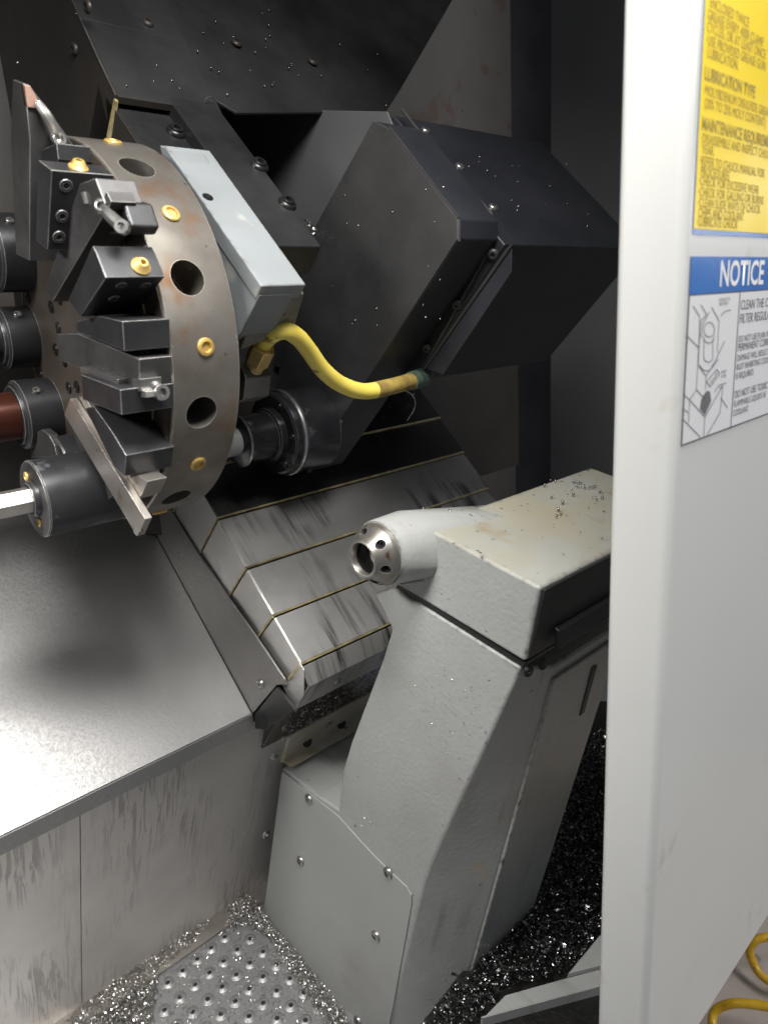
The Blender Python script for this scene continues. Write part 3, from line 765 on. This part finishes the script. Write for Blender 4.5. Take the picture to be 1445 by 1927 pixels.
# ================================================================== TURRET HOUSING
hs = thing('turret_housing', 'black turret housing with cap screws behind the turret disc', 'machine housing', xsn(.6, -.55, -.9))
obj('housing_body', xsnbox(.506, .672, -1.25, -.735, -.95, -.532), 'black_paint', hs, bevel=.003)
obj('housing_neck', xsnbox(.508, .600, -.734, -.640, -.600, -.533), 'black_paint', hs, bevel=.003)
obj('side_rail', xsnbox(.585, .664, -1.2, -.640, -.560, -.512), 'black_paint', hs, bevel=.003)
for q in ((331, 243), (487, 306), (540, 378)):
    put('cap_screw', 'cap', 'screw_dark', pN(q[0], q[1]+6, -.512 if q[0] > 400 else -.531), N, .0092, hs)
    put('washer', 'button', 'screw_dark', pN(q[0], q[1]+6, -.5125 if q[0] > 400 else -.5315), N, .0140, hs)
bar = thing('grey_cover_bar', 'light blue grey painted bar with chipped edges beside the turret disc', 'cover bar', xsn(.53, -.55, -.56))
obj('bar_top', xsnbox(.500, .566, -.802, -.542, -.512, -.490), 'grey_paint_bar', bar, bevel=.0025, segs=3)
obj('bar_side', prism([pX(300, 272, .5015), pX(320, 283, .5015), pX(488, 556, .5015), pX(453, 628, .5015), pX(440, 640, .5015), pX(330, 420, .5015)], (.05, 0, 0)), 'grey_paint_bar', bar, bevel=.0015)
obj('end_block', prism([pS(487, 556, -.546), pS(574, 552, -.546), pS(556, 612, -.546), pS(500, 640, -.546), pS(452, 660, -.546)], S*-.10), 'stained_grey', bar, bevel=.003)
put('plug_hole', 'recess', 'screw_dark', pN(391, 370, -.490), N, .0065, bar)

# hose, fitting and manifold
XM = .585
mf = thing('coolant_manifold', 'small worn steel manifold block under the brass hose fitting', 'manifold', pX(480, 755, .62))
mfp = [pX(*q, XM) for q in ((449, 697), (473, 697), (478, 752), (449, 762))]
mo = on((486, 702), X, .62)
obj('block', prism([pX(440, 703, .530), pX(455, 690, .530), pX(462, 712, .530), pX(458, 752, .530), pX(440, 760, .530)], (.042, 0, 0)), 'tool_steel', mf, bevel=.0015)
ho = thing('coolant_hose', 'bright yellow coolant hose with brass nut curving across the black slide', 'hose', pX(690, 745, .78))
pts = [((487, 668), .553), ((497, 645), .554), ((514, 628), .556), ((538, 622), .568), ((562, 636), .592), ((583, 662), .618), ((607, 695), .648), ((640, 722), .688), ((683, 736), .738), ((728, 729), .79), ((768, 718), .85), ((800, 707), .905)]
hp = spline([pX(a[0], a[1], x_) for a, x_ in pts], 8)
hose = obj('hose', tube(hp[:int(len(hp)*.78)], lambda t: .0112+.0014*t, 20), 'hose_yellow', ho)
obj('worn_end', tube(hp[int(len(hp)*.78)-1:-4], .0131, 20), 'hose_worn', ho)
obj('green_sleeve', tube(hp[-8:], .0155, 16), 'sleeve_green', ho)
n0, n1 = pX(473, 700, .551), pX(498, 648, .553)
dn_ = (n1-n0)
obj('fitting_nut', lathe(n0+dn_*.38, dn_, [(0, .010), (0, .0172), (dn_.length*.55, .0172), (dn_.length*.55, .010)], 6), 'brass_nut', ho, bevel=.0015)
obj('thread', lathe(n0, dn_, [(0, 0), (0, .0118), (.003, .014), (.006, .0118), (.009, .014), (.012, .0118), (.015, .014), (dn_.length*.4, .0118)], 24), 'brass_nut', ho)

# shaft coupling
fc = xsn(0, -.600, -.877)
cp = thing('drive_coupling', 'shiny black round drive coupling under the yellow hose behind the turret', 'coupling', fc+X*.7-UP*.08)
P_ = lambda x_: V((x_, fc.y, fc.z))
obj('shaft', cyl(P_(.47), P_(.66), .024, 32), 'tail_paint', cp)
obj('sleeve', lathe(P_(.632), X, [(0, 0), (0, .035), (.003, .0430), (.006, .0445), (.010, .0425), (.060, .0425), (.062, .047), (.068, .048), (.10, .048)], 56), 'gloss_black', cp)
obj('flange', lathe(P_(.706), X, [(0, 0), (0, .068), (.003, .0715), (.006, .072), (.016, .0715), (.018, .075), (.023, .0765), (.026, .075), (.095, .075), (.095, 0)], 72), 'gloss_black', cp)
obj('flange_ring', lathe(P_(.7225), X, [(0, .0725), (-.0008, .0750), (.002, .0772), (.004, .0765)], 72), 'edge_steel', cp)
obj('sleeve_ring', lathe(P_(.636), X, [(0, .0415), (-.001, .0430), (.001, .0448), (.0025, .0444)], 64), 'edge_steel', cp)
for a2 in (100, 160, 220, 280): put('socket_screw', 'recess', 'screw_dark', P_(.7055)+rad(a2+20)*.0585, -X, .0062, cp)

# ================================================================== SLIDE BOX AND CARRIAGE
bx = thing('slide_box', 'black sheet metal slide box with angled edges behind the yellow hose', 'machine housing', xsn(.84, -.56, -.97))
XB = .80
bface = [pX(*q, XB) for q in ((702, 226), (731, 241), (860, 411), (860, 450), (577, 888), (480, 888), (585, 440))]
obj('end_plate', prism(bface, (.003, 0, 0)), 'charcoal', bx, bevel=.0012)
bprof = [p+X*.0035 for p in bface]
obj('box_body', prism(bprof, (.088, 0, 0)), 'navy_black', bx, bevel=.003)
# pale bent edges
def strip(a, b, r, m, name, par): return obj(name, tube([a, b], r, 8), m, par)
obj('edge_strip', prism([bface[1], bface[2], bface[2]+N*.003, bface[1]+N*.003], (.003, 0, 0)), 'charcoal', bx)
obj('edge_strip', prism([bface[2]+S*.0005, bface[3]+S*.0005, bface[3]+S*.004, bface[2]+S*.004], (.004, 0, 0)), 'edge_steel', bx)
lo = [pX(640, 790, XB), pX(577, 888, XB)]
obj('edge_strip', prism([lo[0], lo[1], lo[1]+S*.004, lo[0]+S*.004], (.003, 0, 0)), 'edge_steel', bx)
XD0, XD1, ND = .891, 1.295, -.42
cg = thing('carriage_guard', 'dark navy sloping carriage guard with round head screws behind the slide box', 'machine guard', xsn(1.1, -.54, -.7))
cprof = [xsn(XD0, -.84, ND), xsn(XD0, -.535, ND), xsn(XD0, -.535, -.705), xsn(XD0, -.84, -.98), xsn(XD0, -.95, -.70)]
obj('guard_shell', prism(cprof, (XD1-XD0, 0, 0)), 'navy_black', cg, bevel=.003)
# flange lip around the box
lip = [pX(*q, XD0-.002) for q in ((756, 205), (780, 236), (924, 401), (931, 420), (929, 456), (792, 700))]
obj('flange_lip', tube(lip, .0022, 8), 'charcoal', cg)
for q in ((801, 245), (865, 313), (928, 390)): put('screw', 'button', 'edge_steel', pN(q[0], q[1], ND), N, .0082, cg)
br = [pX(*q, .884) for q in ((952, 466), (963, 461), (962, 512), (833, 705), (795, 690))]
obj('angle_bracket', prism(br, (.003, 0, 0)), 'navy_black', cg, bevel=.001)
obj('bracket_edge', tube([pX(962, 461, .882), pX(800, 692, .882)], .002, 8), 'charcoal', cg)
for q in ((928, 478), (860, 573), (803, 655)): put('screw', 'button', 'charcoal', pX(q[0], q[1], .888), -X+S*.6, .0085, cg)
# backing guard in the pocket between housing and box
obj('pocket_plate', prism([pX(*q, .888) for q in ((400, 203), (728, 209), (745, 250), (590, 470), (520, 430))], (.003, 0, 0)), 'pocket_lit_grey', cg, bevel=.001)

# ================================================================== UPPER WAY COVER
uc = thing('upper_way_cover', 'brown black upper way cover with bright front edge above the turret', 'way cover', xsn(.7, -.95, -.6))
XU = .502
e1, e2 = pX(217, 177, XU), pX(150, 32, XU)
up_prof = [e1, e2, e2+(e2-e1)*2.2, e2+(e2-e1)*2.2-N*.5, e1-N*.36+S*.012]
prof = [p for p in up_prof]
obj('end_sheet', prism(prof, (.003, 0, 0)), 'brown_black', uc, bevel=.0008)
tpn = [e1, e2, e2+(e2-e1)*2.2]
ub = bmesh.new()
for a_, b_ in zip(tpn, tpn[1:]):
    prism([a_+X*.0032, b_+X*.0032, b_+X*.165, a_+X*.165], N*-.004, ub)
u_n, u_d = plane3(e1, e2, e1+X)
prism([on(q, u_n, u_d) for q in ((447, 207), (728, 205), (757, 160), (850, 0), (905, -95), (120, -95), (300, 120))], N*-.004, ub)
for v_ in list(ub.verts)[-14:]: v_.co -= N*.0035
obj('top_sheet', ub, 'black_paint', uc, bevel=.0008)
obj('front_bead', tube([e1, e1.lerp(e2, .5)-N*.001, e2], .0011, 6), 'edge_steel', uc)
obj('front_edge', prism([e1+X*.003, e1+X*.165, e1+X*.165-N*.010, e1+X*.003-N*.010], S*.0035), 'brown_black', uc, bevel=.0006)
obj('wiper', prism([e1+V((0, 0, 0))-X*.001-N*.006, e1-X*.001-N*.006+S*.006, pX(206, 258, XU)-X*.001+S*.006, pX(201, 258, XU)-X*.001], (.004, 0, 0)), 'brass_dull', uc)
for q in ((141, 92), (166, 12)): put('screw', 'button', 'brown_black', pX(q[0], q[1], XU), -X, .009, uc)
for q in ((278, 42), (445, 80), (588, 115)): put('screw', 'button', 'brown_black', on(q, *plane3(e1, e2, e1+X)), N, .009, uc)
# lower inner slide between cover and housing
obj('inner_slide', prism([e1-N*.018+S*-.05, e1-N*.018+S*.16, e1-N*.15+S*.16, e1-N*.30+S*-.05], (.003, 0, 0)), 'brown_black', uc)
# tall enclosing guard far left
lg = thing('rear_guard', 'dark folded rear guard sheet at the upper left corner', 'machine guard', V((.3, 1.45, -.2)))
obj('guard_sheet', prism([V((-.9, 1.44, -.4)), V((.52, 1.44, -.4)), V((.62, 1.44, 1.2)), V((-.9, 1.44, 1.2))], (0, .004, 0)), 'brown_black', lg, bevel=.001)
obj('guard_fold', prism([V((.520, 1.436, -.4)), V((.600, 1.30, -.4)), V((.600, 1.30, 1.2)), V((.520, 1.436, 1.2))], (.004, 0, 0)), 'brown_black', lg, bevel=.001)
# lower back panel under the carriage guard
lb = thing('lower_back_panel', 'brown black back panel under the carriage guard right of the coupling', 'machine panel', V((1.2, 1.3, -.5)))
obj('panel', prism([V((.7, 1.22, -.45)), V((1.66, 1.22, -.45)), V((1.66, 1.22, -.13)), V((.7, 1.22, -.13))], (0, .004, 0)), 'brown_black', lb, bevel=.001)

# ================================================================== DOOR
YD, XDO = .300, .650
dz0, dz1 = -1.005, .95
door = thing('machine_door', 'cream painted sliding machine door with safety labels at the right', 'door', V((.9, YD, dz0)))
dp = [V((XDO, YD, dz0)), V((XDO, YD+.066, dz0)), V((1.75, YD+.066, dz0)), V((1.75, YD, dz0))]
obj('door_panel', prism(dp, (0, 0, dz1-dz0)), 'door_paint', door, bevel=.010, segs=5)

def text_obj(s, size, p, m, parent, name='lettering', bold=False, xs=1.0, sp=1.0):
    cu = bpy.data.curves.new('t', 'FONT'); cu.body = s; cu.size = size; cu.space_character = sp
    cu.resolution_u = 3
    if bold: cu.offset = size*.022
    o = bpy.data.objects.new('t', cu); COL.objects.link(o)
    dg = bpy.context.evaluated_depsgraph_get(); me = bpy.data.meshes.new_from_object(o.evaluated_get(dg))
    bpy.data.objects.remove(o)
    bm = bmesh.new(); bm.from_mesh(me)
    for v in bm.verts: v.co = p+V((v.co.x*xs, 0, v.co.y))
    return obj(name, bm, m, parent, recalc=False)
def flat(x0, x1, z0, z1, yo, m, parent, name):
    return obj(name, prism([V((x0, YD-yo, z0)), V((x1, YD-yo, z0)), V((x1, YD-yo, z1)), V((x0, YD-yo, z1))], (0, .0003, 0)), m, parent)
def line2(a, b, wd, yo, bm):
    d = (b-a); n = V((-d.z, 0, d.x)).normalized()*wd/2
    bm.faces.new([bm.verts.new(q) for q in (a-n, b-n, b+n, a+n)])

# yellow lubrication label
zy0 = pY(1302, 440, YD).z; xl = .6645
ylab = flat(xl, xl+.235, zy0, zy0+.30, .0005, 'label_blue', door, 'lubrication_label')
ylab['label'] = 'yellow lubrication label with dark lettering and blue border'
flat(xl+.0010, xl+.232, zy0+.0045, zy0+.297, .0010, 'label_yellow', ylab, 'yellow_field')
ys = [((1326, 31), 'GREASE EVERY 4000 CLAMP', 0), ((1325, 54), 'CYCLES, OR AT LEAST ONCE', 0), ((1326, 80), '·USE PROVIDED GREASE GUN', 0),
      ((1327, 104), ' LUBRICATION.', 0), ((1323, 146), 'LUBRICATION TYPE', 1), ((1322, 175), '·MOLYBDENUM DISULFIDE GREASE', 0),
      ((1324, 200), ' (20% TO 25% MOLY CONTENT)', 0), ((1319, 241), 'MAINTENANCE REQUIREMENTS', 1), ((1317, 266), '·DISASSEMBLE AND INSPECT CHUCK', 0),
      ((1319, 287), ' YEAR.', 0), ((1315, 309), '·REFER TO CHUCK MANUAL FOR', 0), ((1317, 329), ' PROCEDURES', 0), ((1315, 347), '·CHECK FOR EXCESSIVE WEAR', 0),
      ((1314, 368), '·CHECK FOR GALLING OR BURNS', 0), ((1313, 388), '·CLEAN SLIDE WAYS OF CHUCK', 0), ((1311, 407), ' CHIPS AND COOLANT', 0), ((1310, 424), '·LUBRICATE CHUCK', 0),
      ((1327, 6), ' ENCLOSED TWICE', 0)]
for q, s_, hd in ys:
    p = pY(q[0], q[1], YD-.0015)
    text_obj(s_, .0140 if hd else .0112, V((xl+.0055, YD-.0013, p.z)), 'ink_yellow', ylab, bold=bool(hd), xs=.88)
# notice label
zt, zm_, zb_ = pY(1295, 482, YD).z, pY(1295, 554, YD).z, pY(1279, 841, YD).z
nlab = flat(xl-.001, xl+.232, zb_, zt, .0005, 'ink', door, 'notice_label')
nlab['label'] = 'white notice label with blue header and coolant filter diagram'
flat(xl+.001, xl+.230, zb_+.002, zm_-.0015, .0010, 'label_white', nlab, 'white_field')
flat(xl-.001, xl+.232, zm_, zt, .0010, 'label_blue', nlab, 'blue_header')
pn_ = pY(1350, 538, YD)
text_obj('NOTICE', .0330, V((pn_.x, YD-.0013, pn_.z)), 'ink_white', nlab, bold=True, xs=.92)
xv = pY(1380, 700, YD).x
bmv = bmesh.new(); line2(V((xv, YD-.0013, zm_)), V((xv, YD-.0013, zb_)), .0018, 0, bmv)
obj('divider', bmv, 'ink', nlab)
ns_ = [((1386, 583), 'CLEAN THE COOLANT', .0135), ((1384, 609), 'FILTER REGULARLY.', .0135), ((1381, 645), 'DO NOT USE PLAIN WATER.', .0094), ((1380, 662), 'PERMANENT CORROSION', .0112),
       ((1379, 681), 'DAMAGE WILL RESULT.', .0094), ((1378, 698), 'RUST INHIBITING COOLANT', .0094), ((1377, 715), 'IS REQUIRED.', .0094), ((1374, 751), 'DO NOT USE TOXIC OR', .0112),
       ((1373, 768), 'FLAMMABLE LIQUIDS AS', .0094), ((1372, 785), 'COOLANT.', .0094)]
for q, s_, sz in ns_:
    p = pY(q[0], q[1], YD); text_obj(s_, sz, V((xv+.0035, YD-.0014, p.z)), 'ink', nlab, xs=.88)
for q, s_ in (((1350, 567), 'USE INLET TO'), ((1350, 575), 'FEED PUMP'), ((1354, 703), 'INSERT'), ((1354, 711), 'FILTER')):
    p = pY(q[0], q[1], YD); text_obj(s_, .0042, V((p.x, YD-.0014, p.z)), 'ink', nlab)
z1_ = lambda a, b: (lambda p: V((p.x, YD-.0014, p.z)))(pY(1260+a/4.70, 450+b/4.70, YD))
dgm = bmesh.new()
for pl_ in (((195, 590), (255, 685), (245, 960), (140, 850)), ((265, 580), (315, 665), (265, 720), (240, 1110), (310, 1210), (320, 1190), (420, 1060)), ((360, 600), (425, 720), (420, 800), (410, 1000)),
            ((340, 640), (280, 750), (265, 870)), ((475, 900), (400, 1060), (360, 1130)), ((290, 880), (290, 1040)), ((370, 880), (370, 1030)), ((245, 960), (225, 1330), (300, 1410)),
            ((310, 1210), (305, 1330)), ((405, 1150), (430, 1190), (345, 1305), (315, 1260), (405, 1150)), ((395, 1180), (405, 1195), (345, 1275)), ((225, 1330), (165, 1420), (300, 1570), (460, 1290), (430, 1320)),
            ((120, 1380), (165, 1420), (155, 1620)), ((300, 1570), (290, 1740)), ((460, 1300), (435, 1530), (320, 1730)), ((440, 1400), (500, 1490)), ((105, 1590), (260, 1750)), ((110, 1500), (150, 1530)),
            ((440, 680), (470, 640), (530, 625)), ((385, 1350), (425, 1290), (490, 1270))):
    for a_, b_ in zip(pl_, pl_[1:]): line2(z1_(*a_), z1_(*b_), .0009, 0, dgm)
for cx_, cy_, r1, a0_, a1_ in ((338, 800, 48, 0, 360), (335, 850, 50, 0, 180), (330, 1030, 42, 0, 180), (315, 1080, 62, 20, 160)):
    pr_ = None
    for k in range(17):
        a2 = math.radians(a0_+(a1_-a0_)*k/16); c_ = z1_(cx_+r1*math.cos(a2), cy_+r1*1.35*math.sin(a2))
        if pr_: line2(pr_, c_, .0009, 0, dgm)
        pr_ = c_
dgm.faces.new([dgm.verts.new(z1_(*q)) for q in ((315, 1340), (345, 1345), (355, 1430), (300, 1550), (258, 1500), (270, 1410))])
obj('diagram', dgm, 'ink', nlab, recalc=False)

# ================================================================== SILL IN FRONT OF THE CONVEYOR
sl = thing('front_sill', 'cream sheet metal sill with chamfered end beside the door foot', 'sill', pF(1000, 1927, .25))
hS = .30
so0 = [pF(911, 1914, hS), pF(951, 1873, hS), pF(1068, 1840, hS), pF(1240, 1795, hS), pF(1270, 1840, hS), pF(1050, 1985, hS), pF(900, 2060, hS)]
obj('sill_top', prism([pF(911, 1914, hS), pF(951, 1873, hS), pF(1240, 1792, hS), pF(1240, 1825, hS)], UP*-.02), 'tail_plate', sl, bevel=.002)
obj('sill_front', prism([pF(908, 1917, hS-.001), pF(1240, 1827, hS-.001), pF(1240, 1827, hS-.001)-UP*.3-Y*.02, pF(908, 1917, hS-.001)-UP*.3-Y*.02], V((0, .004, 0))), 'tail_plate', sl, bevel=.001)
obj('sill_upright', prism([pF(1066, 1842, hS), pF(1125, 1770, hS), pF(1230, 1700, hS), pF(1230, 1800, hS)], UP*.012), 'tail_plate', sl, bevel=.002)

# ================================================================== COIL HOSE ON THE SHOP FLOOR
ch = thing('coiled_air_hose', 'yellow coiled air hose lying on the concrete beside the door', 'hose', on((1440, 1850), UP, FLOOR-.2))
hf = lambda px, py, h: on((px, py), UP, FLOOR-.2+h)
cpth = [hf(1500, 1770, .10), hf(1455, 1764, .10), hf(1424, 1769, .09), hf(1410, 1788, .06), hf(1418, 1815, .03), hf(1434, 1838, .02), hf(1470, 1858, .02), hf(1540, 1860, .03), hf(1600, 1890, .08), hf(1560, 1925, .10),
        hf(1480, 1903, .10), hf(1430, 1893, .09), hf(1385, 1889, .08), hf(1352, 1898, .05), hf(1340, 1920, .03), hf(1350, 1960, .02), hf(1400, 2000, .02)]
obj('coil', tube(spline(cpth, 8), .0105, 12), 'coil_yellow', ch)

# ================================================================== CHIPS (nobody could count them)
def chips(name, pts, size, m, label, seedn=1, curl=True):
    rnd = random.Random(seedn); bm = bmesh.new()
    for p in pts:
        L = size*rnd.uniform(.5, 1.7); wd = size*rnd.uniform(.12, .34); R_ = size*rnd.uniform(.22, .8)
        a = V((rnd.gauss(0, 1), rnd.gauss(0, 1), rnd.gauss(0, 1))).normalized(); u, v = perp(a)
        n = 4; an = min(L/R_, 5.5); pr = None; c = p+UP*abs(rnd.gauss(0, size*.4))
        for k in range(n+1):
            t = an*k/n; q = c+u*(R_*math.cos(t))+v*(R_*math.sin(t))+a*(wd*1.2*t/3)
            A_, B_ = bm.verts.new(q-a*wd/2), bm.verts.new(q+a*wd/2)
            if pr: bm.faces.new((pr[0], A_, B_, pr[1]))
            pr = (A_, B_)
    for f in bm.faces: f.smooth = False
    o = obj(name, bm, m, None, recalc=False, kind='stuff', cat='metal chips', label=label)
    return o
R1 = random.Random(3)
def scatter(poly, n, h=0, fn=pF, dens=None):
    """poly in pixels of the floor region -> points on the floor"""
    out = []
    P = [fn(q[0], q[1], h) if fn is pF else fn(*q) for q in poly]
    o, ax = P[0], None
    u = (P[1]-P[0]).normalized(); nn = (P[1]-P[0]).cross(P[2]-P[0]).normalized(); v = nn.cross(u)
    Q = [((p-o).dot(u), (p-o).dot(v)) for p in P]
    x0, x1 = min(q[0] for q in Q), max(q[0] for q in Q); y0, y1 = min(q[1] for q in Q), max(q[1] for q in Q)
    tries = 0
    while len(out) < n and tries < n*40:
        tries += 1
        a, b = R1.uniform(x0, x1), R1.uniform(y0, y1); ins_ = False
        for i in range(len(Q)):
            (xa_, ya_), (xb__, yb_) = Q[i], Q[i-1]
            if (ya_ > b) != (yb_ > b) and a < (xb__-xa_)*(b-ya_)/(yb_-ya_)+xa_: ins_ = not ins_
        if ins_: out.append(o+u*a+v*b)
    return out
heap = scatter([(150, 1905), (300, 1800), (395, 1742), (360, 1790), (300, 1830), (285, 1927), (270, 2000), (60, 2000)], 5200)
def lift(pts, ref, k, mx):
    out = []
    for p in pts: out.append(p+UP*(R1.random()*max(0, mx-k*abs((p-ref).length))))
    return out
heap = [p+UP*R1.random()*.022 for p in heap]
chips('chip_heap', heap, .0088, 'chip_metal', 'bright heap of metal chips along the foot of the front panel', 5)
corner = scatter([(430, 1720), (458, 1693), (487, 1715), (520, 1762), (500, 1768), (470, 1750), (425, 1748)], 1100)
corner = [p+UP*R1.random()*.03 for p in corner]
edge_ = scatter([(500, 1735), (540, 1775), (640, 1900), (700, 2000), (650, 1990), (560, 1850), (505, 1768)], 2200)
loose = scatter([(300, 1830), (430, 1745), (520, 1790), (660, 1960), (300, 1990)], 1700)
chips('tray_chips', corner+[p+UP*R1.random()*.012 for p in edge_]+loose, .0075, 'chip_metal', 'scattered chips over the dimpled tray beside the cover plate', 6)
HR = .285
right = scatter([(700, 2030), (800, 1925), (880, 1835), (1010, 1695), (1090, 1450), (1120, 1380), (1200, 1380), (1300, 1600), (1150, 1755), (1062, 1832), (945, 1864), (900, 1915), (800, 2040)], 13000, HR)
rq_ = random.Random(21)
chips('tray_chips', [p+UP*R1.random()*.014 for p in right], .0085, 'chip_dark', 'dark bed of metal chips between the tailstock and the door', 8)
chips('tray_chips', [p+UP*R1.random()*.014 for p in right if rq_.random() < .05], .021, 'chip_dark', 'long curled swarf lying on the dark chip bed by the door', 18)
sl2 = obj('chip_sludge', prism([pF(*q, HR-.008) for q in ((690, 2060), (870, 1828), (1000, 1690), (1075, 1440), (1100, 1320), (1230, 1320), (1310, 1600), (1260, 2000), (1000, 2200))], UP*-.004), 'sludge', None, kind='stuff', cat='sludge', label='black oily sludge under the dark chips right of the tailstock')
# chips on the slideway
sw = [(sa.lerp(sbp, R1.uniform(.15, 1)**.6)+X*R1.uniform(.66, 1.0)-Y*.002) for _ in range(520)]
chips('slideway_chips', sw, .006, 'chip_metal', 'fine wet chips lying on the dark slideway', 9)
bn = chips('pocket_chips', [pX(578+R1.gauss(0, 11), 437+R1.gauss(0, 9), .78+R1.uniform(-.05, .05)) for _ in range(60)], .010, 'chip_metal', 'small tangle of bright chips in the corner of the black slide', 10)

stuck = [xsn(0, 0, 0)+p-X*.0006 for p in scatter([(800, 1235), (905, 1285), (945, 1330), (880, 1470), (800, 1440), (775, 1300)], 150, fn=lambda a, b: T(a, b))]
stuck += scatter([(640, 1500), (700, 1540), (760, 1620), (700, 1600)], 30, fn=lambda a, b: T(a, b)-X*.0005)
chips('stuck_chips', stuck, .0032, 'chip_metal', 'fine wet chips stuck to the tailstock column face', 31)
# beads and drops
def beads(name, pts, r, m, label, nrm=UP):
    bm = bmesh.new(); rnd = random.Random(11)
    for p in pts:
        rr_ = r*rnd.uniform(.5, 1.25)
        mtx = Matrix.Translation(p+nrm*rr_*.5) @ Matrix.Diagonal((rr_, rr_, rr_, 1))
        bmesh.ops.create_icosphere(bm, subdivisions=1, radius=1, matrix=mtx)
    for f in bm.faces: f.smooth = True
    return obj(name, bm, m, None, recalc=False, kind='stuff', cat='metal beads', label=label)
bd = [(894, 127), (936, 132), (843, 170), (1087, 135), (1120, 165), (1150, 180), (1185, 168), (1230, 190), (1260, 188), (1320, 225), (1345, 240), (1075, 205), (1045, 250), (1090, 252), (905, 270), (697, 328), (997, 320), (960, 382), (982, 415), (945, 440), (1030, 430), (1285, 270), (1290, 295), (1278, 325), (1255, 278), (1352, 400), (1150, 580), (1335, 632), (28, 402), (1340, 280), (1190, 195), (1105, 140), (1135, 143), (1155, 146)]
top_pts = [on((840+a*.218, 880+b*.218), tn, td)+upn*.0035 for a, b in bd]
top_pts += [on((600+a*.2076, 880+b*.2076), tn, td)+upn*.0035 for a, b in ((945, 390), (885, 435), (1183, 420))]
beads('metal_beads', top_pts, .0024, 'drop', 'tiny shiny metal beads scattered on top of the tailstock head', upn)
spk = []
up_n, up_d = plane3(e1, e2, e1+X)
for _ in range(46):
    t_ = (R1.gauss(480, 150), R1.gauss(130, 50))
    if t_[1] < 175+.1*(t_[0]-215)-10: spk.append(on(t_, up_n, up_d))
for _ in range(45): spk.append(pN(R1.uniform(800, 1140), R1.uniform(290, 440), ND) if R1.random() < .6 else pX(R1.uniform(620, 850), R1.uniform(330, 640), XB))
for _ in range(25): spk.append(xsn(R1.uniform(.9, 1.25), R1.uniform(-.75, -.62), NC+.005))
beads('coolant_droplets', [p for p in spk], .0018, 'drop', 'tiny droplets and specks on the dark sheet metal', N)

# two loose curled strands
st = thing('metal_strand', 'thin curled metal strand hanging below the worn end of the yellow hose', 'metal strand', pX(770, 800, .86))
obj('strand', tube(spline([pX(742, 738, .84), pX(765, 736, .85), pX(779, 748, .86), pX(780, 768, .86), pX(766, 792, .86)], 6), .0007, 6), 'edge_steel', st)
st2 = thing('metal_strand', 'small curled metal ring on the front edge of the upper way cover', 'metal strand', e1+X*.1)
cr_ = on((392, 194), up_n, up_d)+N*.003
obj('strand', tube([cr_+(X*math.cos(t*.45)+N*math.sin(t*.45))*.0085+S*t*.0003 for t in range(12)], .0008, 6), 'edge_steel', st2)
